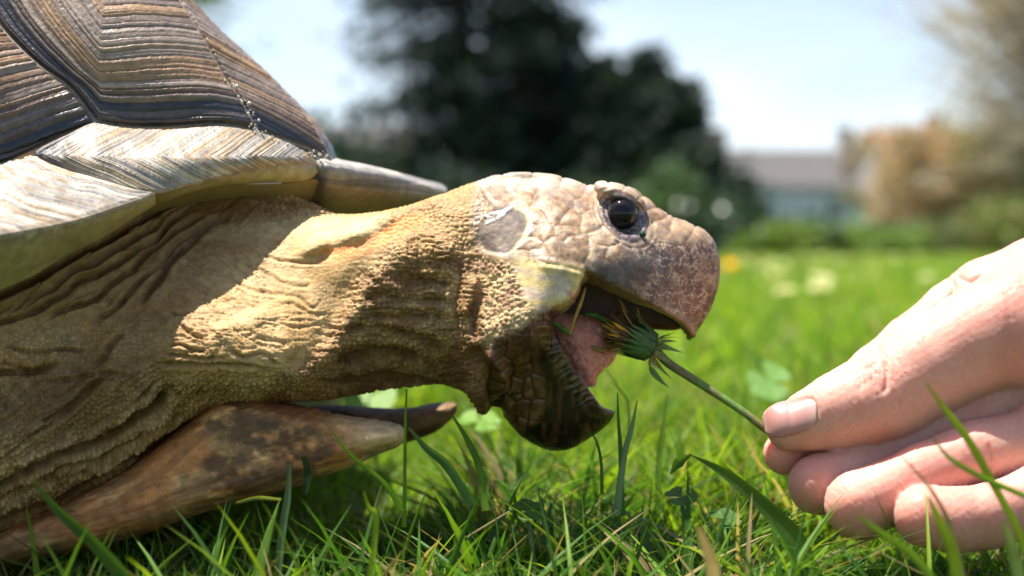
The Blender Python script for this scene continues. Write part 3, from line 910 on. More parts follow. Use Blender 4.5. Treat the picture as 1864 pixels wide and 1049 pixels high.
cf = mixc(np.array([.30, .17, .055]), np.array([.13, .06, .018]), sm(.35, .65, fbm([Vf[:, 0] / 90, Vf[:, 1] / 90], 73, 3)))
meshobj('flank', Pf, Qf[:, ::-1], M_SKIN, TORT, np.c_[cf, np.full(len(cf), .62)])

# eye
def ellipsoid(c, r, nu=48, nv=32):
    th = np.linspace(0, np.pi, nv); ph = np.linspace(0, 2 * np.pi, nu, endpoint=False)
    V = [(c[0] + r[0] * math.sin(t) * math.cos(p), c[1] + r[1] * math.sin(t) * math.sin(p), c[2] + r[2] * math.cos(t)) for t in th for p in ph]
    Fs = [(i * nu + k, i * nu + (k + 1) % nu, (i + 1) * nu + (k + 1) % nu, (i + 1) * nu + k) for i in range(nv - 1) for k in range(nu)]
    return np.array(V), Fs

M_EYE = plain('eyeball', rough=0.05, spec=0.28)
ec = W(1132, 390, -82)
EV, EF = ellipsoid(ec, (0.0037, 0.0038, 0.0040))
eu, ev_, ew = invW(EV)
er_ = np.hypot(eu - 1130, ev_ - 390)
ecol = mixc(np.array([.003, .003, .004]), np.array([.014, .010, .009]), sm(15, 21, er_) * sm(27, 22, er_))
eye = meshobj('eye', EV, EF, M_EYE, TORT, ecol)
tag(eye, 'glossy black eye with grey wrinkled lids')

# tongue
def build_blob(name, fn, lo, hi, st, mt, parent, colfn, levels=1, relax=1, dispfn=None):
    G = Vol(lo, hi, st)
    V, Q = surface_nets(fn(G), G.lo, st)
    V, Q = subdivided(V, Q, levels, relax)
    P = W(V[:, 0], V[:, 1], V[:, 2])
    if dispfn is not None:
        u, v, w = invW(P)
        P = P + vnormals(P, Q) * (dispfn(u, v, w, vnormals(P, Q)) * S0)[:, None]
    u, v, w = invW(P)
    return meshobj(name, P, Q[:, ::-1], mt, parent, colfn(u, v, w))

def tongue_fn(G):
    f = G.inflate([(996, 575), (1020, 568), (1052, 574), (1080, 577), (1104, 592), (1118, 612), (1122, 640), (1112, 662), (1094, 676), (1086, 692), (1090, 704), (1076, 708), (1050, 690), (1020, 640)], 50, 54, -10, bl=1)
    return f
build_blob('tongue', tongue_fn, (970, 545, -90), (1140, 730, 80), 4, M_TONGUE, TORT,
           lambda u, v, w: np.c_[mixc(np.array([.93, .28, .22]), np.array([.95, .45, .36]), fbm([u / 14, v / 14, w / 14], 60, 3)), .16 + .2 * fbm([u / 5, v / 5, w / 5], 61, 2)],
           dispfn=lambda u, v, w, n: 13 * (fbm([u / 22, v / 20, w / 22], 62, 3) - .5) + 2.2 * (fbm([u / 5, v / 5, w / 5], 63, 2) - .5) - 5 * np.exp(-(polydist(u, v, [(1080, 590), (1090, 605), (1108, 615)])[0] / 4) ** 2))
# ------------------------------------------------------------------ the shell
def coons(B, T, L, R, ns, nt, bulge=0.0):
    """B, T run left to right, L, R bottom to top; points are (u, v, w)"""
    B, T = resample(B, ns), resample(T, ns)
    L, R = resample(L, nt), resample(R, nt)
    s = np.linspace(0, 1, ns)[:, None, None]; t = np.linspace(0, 1, nt)[None, :, None]
    c00, c10, c01, c11 = [(a + b) / 2 for a, b in ((B[0], L[0]), (B[-1], R[0]), (T[0], L[-1]), (T[-1], R[-1]))]
    X = (1 - t) * B[:, None] + t * T[:, None] + (1 - s) * L[None] + s * R[None] \
        - ((1 - s) * (1 - t) * c00 + s * (1 - t) * c10 + (1 - s) * t * c01 + s * t * c11)
    X[..., 2] -= bulge * (np.sin(np.pi * s) * np.sin(np.pi * t))[..., 0]
    return X, s[..., 0] + 0 * t[..., 0], t[..., 0] + 0 * s[..., 0]

def ringprof(d, period, seed, sharp=.55):
    """irregular growth rings: height 0..1 and a random value per ring"""
    x = d / period + 0.9 * vnoise([d / period * .8], seed) + 0.5 * vnoise([d / period * 2.1], seed + 1)
    k = np.floor(x); f = x - k
    h = (1 - np.abs(2 * f - 1) ** 1.6) ** sharp
    h = h * (.35 + .65 * hsh(k, np.zeros(1) + seed + 2))
    return h, hsh(k, np.zeros(1) + seed + 3), hsh(k, np.zeros(1) + seed + 4)

def scute(name, B, T, L, R, ns, nt, dfn, seed, amp=3.2, bulge=0, pal='mid', thick=26, parent=None, per=9.0, darkw=45, step=0.0, label=None, corner=None):
    X, s, t = coons(B, T, L, R, ns, nt, bulge)
    u, v, w = X[..., 0], X[..., 1], X[..., 2]
    d = dfn(s, t, u, v)
    d = d + 3.0 * (fbm([u / 30, v / 30], seed, 3) - .5) + 1.2 * (fbm([u / 7, v / 7], seed + 5, 2) - .5)
    h, r1, r2 = ringprof(d, per, seed)
    h2, q1, _ = ringprof(d, per * .34, seed + 9)
    P = W(u, v, w)
    Fq = gridfaces(ns, nt)
    Nn = vnormals(P.reshape(-1, 3), Fq).reshape(P.shape)
    if Nn[..., 1].mean() > 0 and pal != 'keep':
        Nn = -Nn; Fq = Fq[:, ::-1]
    edge = np.minimum(np.minimum(s * ns, (1 - s) * ns), np.minimum(t * nt, (1 - t) * nt))
    z = (h * amp + h2 * amp * .28 + step * d) * sm(0, 5, edge) - 5 * sm(6, 0, edge)
    z = z + 1.0 * (fbm([u / 4, v / 4], seed + 7, 2) - .5)
    P = P + Nn * (z * S0)[..., None]
    grey = np.array([.235, .215, .20]); tanb = np.array([.30, .195, .105]); dark = np.array([.020, .022, .032]); pale = np.array([.46, .38, .27]); brn = np.array([.12, .075, .045])
    c = mixc(tanb, grey, sm(.35, .6, r1 * .6 + .4 * fbm([u / 60, v / 60], seed + 3, 3)))
    lf = fbm([u / 70, v / 26], seed + 6, 3)
    c = mixc(c, brn, sm(.55, .8, r2 * .6 + lf * .4) * .8)
    c = mixc(c, pale, sm(.8, .9, r1) * .35 * sm(.3, .6, lf))
    c = mixc(c, np.array([.25, .135, .075]), .42 + 0 * r1)
    c = mixc(c, brn * .7, sm(.35, .1, h) * .75)
    c = mixc(c, c * (.55 + .9 * q1)[..., None], .55)
    dz = sm(darkw, darkw * .35, d + 14 * (fbm([u / 50, v / 50], seed + 4, 3) - .5))
    c = mixc(c, dark, dz * (.72 + .28 * sm(.2, .6, r2)))
    if pal == 'pale':
        c = mixc(c, np.array([.55, .47, .36]), .62)
    if corner is not None:
        cm = corner(s, t, u, v)
        c = mixc(c, np.array([.62, .58, .52]), cm * .5)
    c = mixc(c, np.array([.6, .56, .5]), sm(3.5, 1.0, edge) * .35)
    rough = .37 + .18 * (h2 - .5) + .1 * dz * -1
    # close it into a slab
    n = ns * nt
    back = P + np.array([0, 1, 0]) * thick * S0 - Nn * thick * S0 * .5
    V = np.vstack([P.reshape(-1, 3), back[::1].reshape(-1, 3)])
    ids = np.arange(n).reshape(ns, nt)
    loop = np.r_[ids[:, 0], ids[-1, 1:], ids[-2::-1, -1], ids[0, -2:0:-1]]
    nx = np.roll(loop, -1)
    rim = np.stack([loop, nx, nx + n, loop + n], -1)
    cc = np.c_[c.reshape(-1, 3), rough.ravel()]
    o = meshobj(name, V, np.vstack([Fq, rim]), M_SHELL, parent, np.vstack([cc, cc * np.array([.7, .6, .45, 1.2])]))
    if label: tag(o, label)
    return o

# dome and underside: the body of the carapace, which carries the scutes
def dome():
    c = np.array([-0.262, 0.402, 0.045]); r = np.array([0.208, 0.127, 0.155])
    th = np.linspace(0.0, np.pi * .5, 26); ph = np.linspace(0, 2 * np.pi, 72, endpoint=False)
    V = np.array([c + r * np.array([math.sin(t) * math.cos(p), math.sin(t) * math.sin(p), math.cos(t)]) for t in th for p in ph])
    V = np.vstack([V, [c + r * np.array([math.cos(p) * .97, math.sin(p) * .97, -.12]) for p in ph]])
    nt = len(th)
    Fq = [(i * 72 + k, (i + 1) * 72 + k, (i + 1) * 72 + (k + 1) % 72, i * 72 + (k + 1) % 72) for i in range(nt) for k in range(72)]
    a = np.arctan2(V[:, 1] - c[1], V[:, 0] - c[0]); z = (V[:, 2] - c[2]) / r[2]
    ring = np.abs(np.sin(a * 4.5)) * .5 + np.abs(np.sin(z * 7)) * .5
    V = c + (V - c) * (1 + .03 * ring)[:, None]
    col = mixc(np.array([.07, .05, .035]), np.array([.26, .2, .14]), sm(.3, .8, ring * .6 + .4 * vnoise([a * 30, z * 40], 3)))
    return meshobj('carapace', V, Fq, M_SHELL, TORT, np.c_[col, np.full(len(V), .45)])
CARA = dome()

J = (177, 222, -150)
c1L = [J, (127, 158, -150), (67, 113, -155), (0, 45, -150), (-70, -60, -130)]                 # seam between the two costal scutes
c1B = [J, (230, 231, -120), (300, 232, -90), (400, 227, -60), (470, 238, -25)]                # seam above the marginals
c1R = [(470, 238, -25), (456, 212, -18), (436, 178, -10), (410, 140, 0), (375, 75, 12), (335, 10, 30), (290, -70, 60)]
c1T = [(-70, -60, -130), (60, -75, -90), (180, -80, -20), (290, -70, 60)]
def d_s1(s, t, u, v):
    g = 300 * t; l = 330 * s * (1 + .25 * t)
    return smin(g, l, 3)
crk = lambda s, t, u, v: sm(12, 2, np.abs(300 * t - 330 * s * (1 + .25 * t)))
scute('scute', c1B, c1T, c1L, c1R, 260, 240, d_s1, 101, amp=6.5, bulge=26, parent=CARA, per=13.0, darkw=85, corner=None)

c2R = [(606, 290, 60), (585, 250, 64), (555, 206, 70), (500, 148, 82), (430, 82, 100), (372, 26, 120), (300, -70, 160)]
scute('scute', [(470, 238, -25), (520, 255, 8), (565, 272, 38), (606, 290, 60)], [(290, -70, 60), (296, -74, 110), (300, -70, 160)], c1R, c2R, 110, 240,
      lambda s, t, u, v: 300 * t + 40 * s, 131, amp=3.6, bulge=8, parent=CARA, per=12, darkw=85)
# far side of the same dome, turned away from the camera
c3R = [(560, 330, 420), (520, 250, 430), (450, 190, 440), (380, 120, 440), (300, 60, 440), (200, 0, 440), (150, -60, 440)]
scute('scute', [(606, 290, 60), (622, 306, 160), (600, 320, 300), (560, 330, 420)], [(300, -70, 160), (250, -80, 300), (150, -60, 440)], c2R, c3R, 80, 90,
      lambda s, t, u, v: 300 * t, 141, amp=3, parent=CARA, per=14, pal='keep', thick=4)

c0B = [(-260, 330, -360), (-120, 330, -300), (0, 300, -240), (40, 284, -215), (70, 270, -200), (110, 250, -175), J]
c0T = [(-330, -60, -330), (-200, -70, -240), (-70, -60, -130)]
scute('scute', c0B, c0T, [(-260, 330, -360), (-300, 150, -370), (-330, -60, -330)], c1L, 230, 240,
      lambda s, t, u, v: 300 * t + 25 * s, 151, amp=6, bulge=40, parent=CARA, per=13, darkw=110)

cLL = [(-1350, 330, -420), (-1340, 120, -400), (-1250, -80, -330)]
scute('scute', [(-1350, 330, -420), (-800, 342, -420), (-262, 330, -362)], [(-1250, -80, -330), (-800, -70, -340), (-332, -60, -332)], cLL, [(-262, 330, -362), (-302, 150, -372), (-332, -60, -332)], 200, 120,
      lambda s, t, u, v: smin(300 * t, 700 * np.minimum(s, 1 - s), 8), 161, amp=6, bulge=60, parent=CARA, per=16, darkw=100)
# first marginal with nested V rings, its tip turned out over the neck
mTop = [(58, 281, -222), (85, 262, -208), (115, 247, -185), (150, 228, -165), J, (230, 231, -125), (300, 233, -95), (400, 228, -65), (470, 239, -28), (530, 262, 5), (566, 284, 26), (577, 300, 34)]
mMid = [(58, 281, -226), (120, 285, -236), (200, 287, -220), (300, 288, -185), (400, 288, -130), (480, 286, -70), (540, 288, -15), (577, 300, 34)]
mBot = [(58, 281, -226), (110, 305, -238), (170, 325, -240), (230, 343, -232), (282, 352, -216), (330, 341, -180), (400, 322, -125), (470, 306, -65), (530, 298, -16), (568, 299, 20), (577, 302, 32)]
nT = 110
def marg(name, rows, dfn, seed, ns, rim_in, parent, amp=2.4, pale=.5, per=8, darkfn=None, under=1.0):
    """marginal scute: surface through rows of lines (top to rim), then rolled under to the inner line"""
    keys = [resample(r, ns) for r in rows]
    for kk in range(1, len(keys) - 1):
        xx = keys[kk][:, 0]
        keys[kk][:, 1] += 9 * (fbm([xx / 26 + kk], seed + 2, 3) - .5) * sm(0, 40, xx - xx.min()) * sm(0, 40, xx.max() - xx)
    k = len(keys)
    tt = np.linspace(0, k - 1, nT)
    X = np.zeros((ns, nT, 3))
    ext = [2 * keys[0] - keys[1]] + keys + [2 * keys[-1] - keys[-2]]
    for j, q in enumerate(tt):
        i = min(int(q), k - 2); f = q - i
        a, b, c_, d_ = ext[i:i + 4]
        cr = 0.5 * ((2 * b) + (-a + c_) * f + (2 * a - 5 * b + 4 * c_ - d_) * f ** 2 + (-a + 3 * b - 3 * c_ + d_) * f ** 3)
        X[:, j] = cr * .7 + (b * (1 - f) + c_ * f) * .3
    nr = 10
    rimc = keys[-1]; inn = resample(rim_in, ns)
    roll = []
    for j in range(1, nr + 1):
        a = j / nr
        roll.append(rimc + (inn - rimc) * a + np.array([0, 5, -4]) * math.sin(a * np.pi))
    X = np.concatenate([X, np.stack(roll, 1)], 1)
    u, v, w = X[..., 0], X[..., 1], X[..., 2]
    s = np.linspace(0, 1, ns)[:, None] + 0 * u; t = np.linspace(0, 1, nT + nr)[None] * (nT + nr) / nT + 0 * u
    top = (t < 1.0).astype(float) * sm(1.0, .95, t)
    d = dfn(s, t, u, v) + 16 * (fbm([u / 60, v / 40], seed + 8, 2) - .5) + 2.5 * (fbm([u / 24, v / 24], seed, 3) - .5)
    h, r1, r2 = ringprof(d, per, seed); h2, q1, _ = ringprof(d, per * .36, seed + 9)
    P = W(u, v, w); Fq = gridfaces(ns, X.shape[1])
    Nn = vnormals(P.reshape(-1, 3), Fq).reshape(P.shape)
    if Nn[:, :nT, 1].mean() > 0:
        Nn = -Nn; Fq = Fq[:, ::-1]
    edge = np.minimum(s * ns, t * nT)
    P = P + Nn * ((h * amp + h2 * amp * .3 - 4 * sm(5, 0, edge)) * top * S0)[..., None]
    grey = np.array([.27, .245, .22]); tanb = np.array([.33, .235, .14]); dark = np.array([.03, .028, .03]); palec = np.array([.60, .52, .41])
    n1 = fbm([u / 40, v / 40], seed + 3, 3)
    c = mixc(tanb, grey, sm(.35, .6, r1 * .6 + .4 * n1))
    c = mixc(c, palec, sm(.5, .7, r2 * .5 + n1 * .5) * pale)
    c = mixc(c, np.array([.12, .08, .055]), sm(.35, .1, h) * .8)
    c = mixc(c, c * (.6 + .8 * q1)[..., None], .5)
    if darkfn is not None:
        dz = darkfn(s, t, u, v, n1)
        c = mixc(c, dark, dz * (.4 + .6 * sm(.2, .6, r2)))
    yel = mixc(np.array([.50, .42, .17]), np.array([.40, .30, .13]), fbm([u / 80, v / 15], seed + 6, 3))
    yel = yel * under * .8
    rimdark = sm(.93, .99, t) * sm(1.04, 1.0, t)
    c = mixc(c, np.array([.25, .17, .10]), rimdark * .5)
    c = mixc(c, yel, sm(1.0, 1.03, t))
    return meshobj(name, P.reshape(-1, 3), Fq, M_SHELL, parent, np.c_[c.reshape(-1, 3), (.42 + .12 * h2 + .1 * sm(1, 1.03, t)).ravel()])

def d_m1(s, t, u, v):
    a = (u - 58)
    return a - 1.85 * np.maximum(0, 285 - v) - 3.2 * np.maximum(0, v - 285) * .75 + .001 * a * a * .3
m1 = marg('scute', [mTop, mMid, mBot], d_m1, 201, 300, [(40, 330, -150), (120, 352, -130), (200, 368, -110), (282, 372, -90), (340, 352, -80), (400, 340, -50), (470, 334, -20), (530, 332, 10), (565, 326, 24), (580, 312, 36)], CARA,
          amp=2.6, pale=.75, per=9, darkfn=lambda s, t, u, v, n: sm(150, 30, u - 58 + 60 * (n - .5)) * 1.0)
tag(m1, 'pale upturned marginal scute with nested V-shaped growth rings above the neck')
# second marginal, lower left
zTop = [(-330, 350, -420), (-200, 335, -360), (-100, 318, -300), (-20, 300, -262), (58, 281, -226)]
zR = [(58, 281, -226), (110, 305, -238), (170, 325, -240), (230, 343, -232), (282, 352, -216)]
zMid = [(-330, 420, -520), (-200, 390, -460), (-60, 352, -390), (20, 332, -340), (90, 322, -290), (170, 327, -250), (225, 342, -234)]
zBot = [(-330, 500, -560), (-200, 460, -530), (-80, 442, -480), (0, 428, -440), (80, 414, -390), (150, 398, -340), (210, 378, -285), (262, 360, -235), (282, 352, -218)]
m0 = marg('scute', [zTop, zMid, zBot], lambda s, t, u, v: polydist(u, v, [(58, 281), (110, 305), (170, 325), (230, 343), (284, 352)], pad=900)[0] + .25 * (v - 300), 221, 300,
          [(-330, 640, -420), (-200, 600, -400), (-60, 555, -370), (0, 528, -340), (60, 502, -310), (120, 466, -270), (180, 436, -235), (240, 400, -200), (285, 372, -175)], CARA,
          amp=2.8, pale=.9, per=8, darkfn=lambda s, t, u, v, n: sm(-40, -160, u + 200 * (n - .5)) * .6)
marg('scute', [[(-1350, 350, -470), (-800, 362, -470), (-332, 350, -422)], [(-1350, 430, -570), (-800, 430, -570), (-332, 420, -522)], [(-1350, 520, -610), (-800, 520, -610), (-332, 500, -562)]],
     lambda s, t, u, v: 400 * s, 231, 200, [(-1350, 660, -440), (-800, 660, -440), (-332, 640, -422)], CARA, amp=2.8, pale=.8, per=16)
# strip between the seam and the second marginal's corner
# far front marginals
fTop = [(515, 256, 60), (560, 274, 56), (600, 285, 110), (650, 296, 200), (700, 308, 280), (760, 324, 370), (800, 334, 430), (812, 342, 440)]
fMid = [(515, 285, 70), (566, 296, 48), (600, 302, 20), (650, 310, 100), (700, 320, 185), (760, 335, 290), (800, 343, 365), (813, 348, 400)]
fBot = [(515, 318, 90), (572, 328, 52), (600, 337, 34), (650, 344, 110), (700, 350, 190), (760, 355, 290), (800, 357, 365), (814, 353, 400)]
marg('scute', [fTop, fMid, fBot], lambda s, t, u, v: 46 * t + 12 * s, 241, 200, [(500, 395, 200), (560, 400, 170), (600, 400, 180), (650, 396, 230), (700, 390, 290), (760, 378, 360), (800, 366, 410), (812, 356, 425)], CARA, amp=1.2, pale=1.0, per=16,
     darkfn=lambda s, t, u, v, n: sm(.5, .6, t) * sm(900, 640, u) * .9, under=.45)  # underside colour darkened in place of shade below the far rim
# shell's inner side above the neck (bridges the near and far rims)
Xu, _, _ = coons([(0, 470, -330), (150, 420, -250), (300, 360, -100), (420, 338, -30), (520, 334, 10), (575, 326, 34)],
                 [(100, 430, 420), (300, 410, 420), (500, 400, 440), (640, 400, 440), (760, 380, 440), (800, 360, 430)],
                 [(0, 470, -330), (30, 440, 0), (100, 430, 420)], [(575, 326, 34), (640, 380, 180), (720, 385, 330), (800, 360, 430)], 60, 40)
meshobj('shell_lining', W(Xu[..., 0], Xu[..., 1], Xu[..., 2]).reshape(-1, 3), gridfaces(60, 40), M_RIM, CARA, (.30, .22, .09, .6))

# whitish grit along the seams
rg = np.random.default_rng(5)
grit = MB()
line = resample([(408, 138, -4), (436, 178, -14), (450, 200, -22), (460, 222, -30), (466, 238, -34), (490, 252, -22), (520, 266, -8), (560, 280, 10), (598, 286, 44)], 46)
octa = np.array([(1, 0, 0), (-1, 0, 0), (0, 1, 0), (0, -1, 0), (0, 0, 1), (0, 0, -1)], float)
of = [(0, 2, 4), (2, 1, 4), (1, 3, 4), (3, 0, 4), (2, 0, 5), (1, 2, 5), (3, 1, 5), (0, 3, 5)]
for p in line:
    for k in range(rg.integers(0, 7)):
        q = p + rg.normal(0, 1, 3) * (8, 4, 2) + (0, 0, -4)
        s_ = rg.gamma(2, .75) * S0
        grit.add(W(*q) + octa * s_ * rg.uniform(.7, 1.3, 3), of, (.50, .45, .38, .6))
g = grit.build('seam_grit', M_SHELL, CARA, smooth=True); tag(g, kind='stuff')

# ------------------------------------------------------------------ plastron with its two gular horns
def gular(name, pts, H, wc, lo, hi, R, parent, dk, seed, st=5):
    def fn(G): return G.inflate(pts, H, R, wc, bl=1.5)
    def disp(u, v, w, n):
        ring = ringprof(-polydist(u, v, pts, True, pad=2000) + 14 * fbm([u / 90, v / 60], seed, 3), 17, seed)[0]
        return 2.2 * ring + 3.0 * (fbm([u / 40, (v + .3 * u) / 5], seed + 8, 4) - .5) + 2 * (fbm([u / 9, v / 9], seed + 9, 3) - .5) + 7 * (fbm([u / 90, v / 60, w / 90], seed + 1, 3) - .5)
    def col(u, v, w):
        r = -polydist(u, v, pts, True, pad=2000) + 26 * fbm([u / 90, v / 60], seed, 3)
        h, r1, r2 = ringprof(r, 13, seed + 2)
        n1 = fbm([u / 90, v / 40, w / 90], seed + 3, 4); n2 = fbm([u / 26, v / 18, w / 26], seed + 4, 5)
        c = mixc(np.array([.62, .25, .075]), np.array([.80, .44, .17]), sm(.4, .6, n1))
        c = mixc(c, np.array([.26, .10, .03]), sm(.45, .8, r1) * .55)
        line_ = polydist(u, v, [(395, 745), (450, 790), (520, 800), (560, 830), (480, 850), (400, 860)])[0]
        c = mixc(c, np.array([.045, .022, .014]), sm(.38, .56, n2 * .6 + .4 * fbm([u / 50, v / 34], seed + 7, 3)) * sm(70, 15, line_ + 40 * (n1 - .5)) * .85)
        c = mixc(c, np.array([.18, .085, .035]), sm(.45, .6, n1 * .5 + n2 * .5) * sm(660, 560, u) * .5)
        c = mixc(c, np.array([.07, .04, .03]), sm(9, 3, np.abs(polydist(u, v, [(470, 770), (560, 790), (640, 815), (700, 830)])[0])) * sm(.45, .6, n2) * .7)
        arc = np.abs(np.sin(np.hypot(u - 430, (v - 800) * 2.2) / 6.5 + 3 * n1))
        c = mixc(c, np.array([.16, .07, .03]), sm(.25, .05, arc) * sm(540, 600, u) * sm(.4, .6, n2) * .7)
        c = mixc(c, np.array([.80, .60, .32]), sm(110, 20, np.hypot(u - 715, v - 790)) * .7)
        if seed > 310: c = mixc(np.array([.16, .075, .03]), np.array([.50, .28, .11]), sm(.45, .7, n1))
        c = c * dk
        return np.c_[c * (.72 + .55 * fbm([u / 40, (v + .3 * u) / 5], seed + 8, 4))[:, None], .58 + .2 * n2]
    return build_blob(name, fn, lo, hi, st, M_SHELL, parent, col, dispfn=disp)
Gp = Vol((0, 0, 0), (10, 10, 10), 5)
plas = gular('plastron', [(-320, 1060), (-100, 1000), (0, 960), (110, 915), (200, 870), (262, 828), (310, 790), (370, 745), (420, 722), (520, 735), (600, 752), (660, 764), (708, 771), (734, 781), (738, 797), (728, 810),
                          (700, 822), (660, 840), (600, 862), (545, 884), (490, 902), (430, 914), (360, 934), (250, 974), (100, 1012), (-320, 1110)],
             140, -25, (-320, 700, -220), (760, 1120, 200), 34, TORT, 1.0, 301)
gular('gular_horn', [(560, 742), (640, 738), (720, 744), (790, 735), (832, 733), (836, 742), (818, 765), (780, 790), (700, 815), (600, 820), (540, 790)],
      60, 195, (520, 700, 60), (860, 860, 300), 30, plas, .5, 331)
# ------------------------------------------------------------------ the person's hand
PERS = thing('person', (0.10, 0.29, 0.03), 'light-skinned hand reaching in from the right, thumb and curled fingers pinching the flower stem', 'person')
THUMB = [(1438, 777, -122, 46), (1478, 765, -122, 55), (1525, 748, -120, 68), (1575, 732, -116, 79), (1620, 716, -112, 83), (1700, 664, -104, 88), (1790, 615, -92, 98), (1870, 580, -80, 112), (2060, 520, -50, 150)]
INDEX = [(1430, 824, -66, 41), (1470, 790, -50, 46), (1530, 735, -30, 52), (1600, 684, 12, 58), (1660, 636, 26, 60), (1736, 574, 34, 62), (1800, 540, 30, 70), (1890, 505, 10, 74), (2060, 460, 20, 110)]
MIDD = [(1489, 882, -120, 56), (1560, 866, -106, 55), (1640, 838, -84, 56), (1720, 795, -60, 60), (1880, 715, -30, 72), (2060, 660, 0, 100)]
RING = [(1566, 918, -178, 66), (1612, 900, -172, 60), (1680, 868, -160, 61), (1780, 828, -140, 62), (1890, 806, -115, 68), (2060, 740, -60, 100)]
LITT = [(1684, 940, -226, 58), (1740, 946, -226, 60), (1800, 940, -214, 60), (1880, 915, -190, 64), (2060, 830, -120, 95)]
def hand_fn(G):
    out = None
    for ch, kk in ((THUMB, 3), (INDEX, 3), (MIDD, 3), (RING, 3), (LITT, 3)):
        f = None
        for a, b in zip(ch[:-1], ch[1:]):
            g = G.cone(a[:3], a[3], b[:3], b[3])
            f = g if f is None else smin(f, g, 10)
        out = f if out is None else smin(out, f, 2.5)
    palm = G.cone((2040, 640, -60), 185, (2300, 560, -40), 170)
    palm = smin(palm, G.cone((2300, 560, -40), 165, (2640, 500, -20), 165), 30)
    out = smin(out, palm, 60)
    return out
def hand_disp(u, v, w, n):
    z = 5 * (fbm([u / 70, v / 70, w / 70], 401, 2) - .5)
    for pts, wd, h in (([(1604, 640), (1613, 668), (1614, 700), (1606, 724)], 4, 4.5), ([(1545, 690), (1562, 676), (1590, 662), (1604, 640)], 4, 2.2),
                       ([(1690, 600), (1735, 530), (1722, 500)], 5, 5), ([(1655, 770), (1640, 750), (1636, 720)], 5, 2.0), ([(1830, 520), (1838, 600), (1830, 660)], 6, 2.0), ([(1800, 800), (1806, 840), (1800, 870)], 4, 3),
                       ([(1660, 840), (1668, 870)], 4, 2), ([(1735, 500), (1770, 515), (1790, 500)], 5, 3)):
        d, s, t = polydist(u, v, pts)
        z = z - h * np.exp(-(d / wd) ** 2) * sm(0, .25, t) * sm(0, .25, 1 - t)
    kn = sm(60, 10, np.hypot(u - 1600, (v - 670) * 1.2))
    al, ac = u * .87 - v * .5, u * .5 + v * .87
    kz = sm(75, 20, np.hypot((u - 1598), (v - 680) * .8))
    cr = fbm([al / 8 + .8 * vnoise([ac / 30, al / 30], 404), ac / 46], 405, 3)
    z += -1.5 * kz * sm(.40, .5, cr) * sm(.60, .5, cr)
    cr2 = fbm([al / 5.5, ac / 40], 406, 3)
    z += -.8 * sm(.44, .5, cr2) * sm(.56, .5, cr2)
    for q in range(7):
        o = q * 7 - 20
        d, s, t = polydist(u, v, [(1566 + o * 1.1, 650 - o * .45), (1576 + o * 1.15, 668 - o * .35), (1580 + o, 690 - o * .5), (1574 + o, 712 - o * .6)])
        z = z - (1.2 + 1.4 * ((q * 5) % 3) / 2) * np.exp(-(d / 2.6) ** 2) * sm(0, .3, t) * sm(0, .3, 1 - t)
    # finger print ridges and fine lines
    z += .12 * np.sin((u * .5 + v * .87) / 2.4 + 4 * vnoise([u / 30, v / 30], 403))
    # seat of the nail
    z += -4.5 * sm(5, -5, nail_d(u, v)) * (n[:, 1] < .3) * (w < -100)
    return z
NAILP = [(1392, 770), (1394, 752), (1408, 738), (1440, 728), (1470, 722), (1482, 727), (1489, 745), (1486, 764), (1468, 780), (1440, 793), (1415, 797), (1398, 788)]
def nail_d(u, v): return polydist(u, v, NAILP, True)
def hand_col(u, v, w):
    n1 = fbm([u / 80, v / 80, w / 80], 411, 3); n2 = fbm([u / 14, v / 14, w / 14], 412, 3)
    c = mixc(np.array([.61, .285, .22]), np.array([.65, .35, .27]), sm(.35, .65, n1))
    c = mixc(c, np.array([.66, .31, .24]), sm(.5, .75, n2) * .35)
    c = mixc(c, np.array([.70, .27, .20]), sm(60, 10, np.hypot(u - 1606, v - 690)) * .18)
    for x, y in ((1438, 815), (1430, 830), (1470, 890), (1545, 910), (1660, 930)):
        c = mixc(c, np.array([.74, .33, .25]), sm(80, 20, np.hypot(u - x, v - y)) * .35)
    return np.c_[c, .46 + .12 * n2]
hand = build_blob('hand', hand_fn, (1370, 330, -330), (2860, 1060, 220), 6.0, M_HAND, PERS, hand_col, dispfn=hand_disp, relax=2)

sl = resample([(2560, 512, -24), (2800, 480, -10), (3300, 430, 20), (3900, 380, 60)], 24)
Vs_, Fs_ = tube(W(sl[:, 0], sl[:, 1], sl[:, 2]), [.0265, .029, .033, .038, .042], 40)
Vs_ = np.array(Vs_); Vs_ += (fbm([Vs_[:, 0] * 60, Vs_[:, 1] * 40, Vs_[:, 2] * 40], 451, 3) - .5)[:, None] * .008 * np.array([0, 1, 1])
meshobj('sleeve', Vs_, Fs_, M_WALL, PERS, (.06, .08, .13))
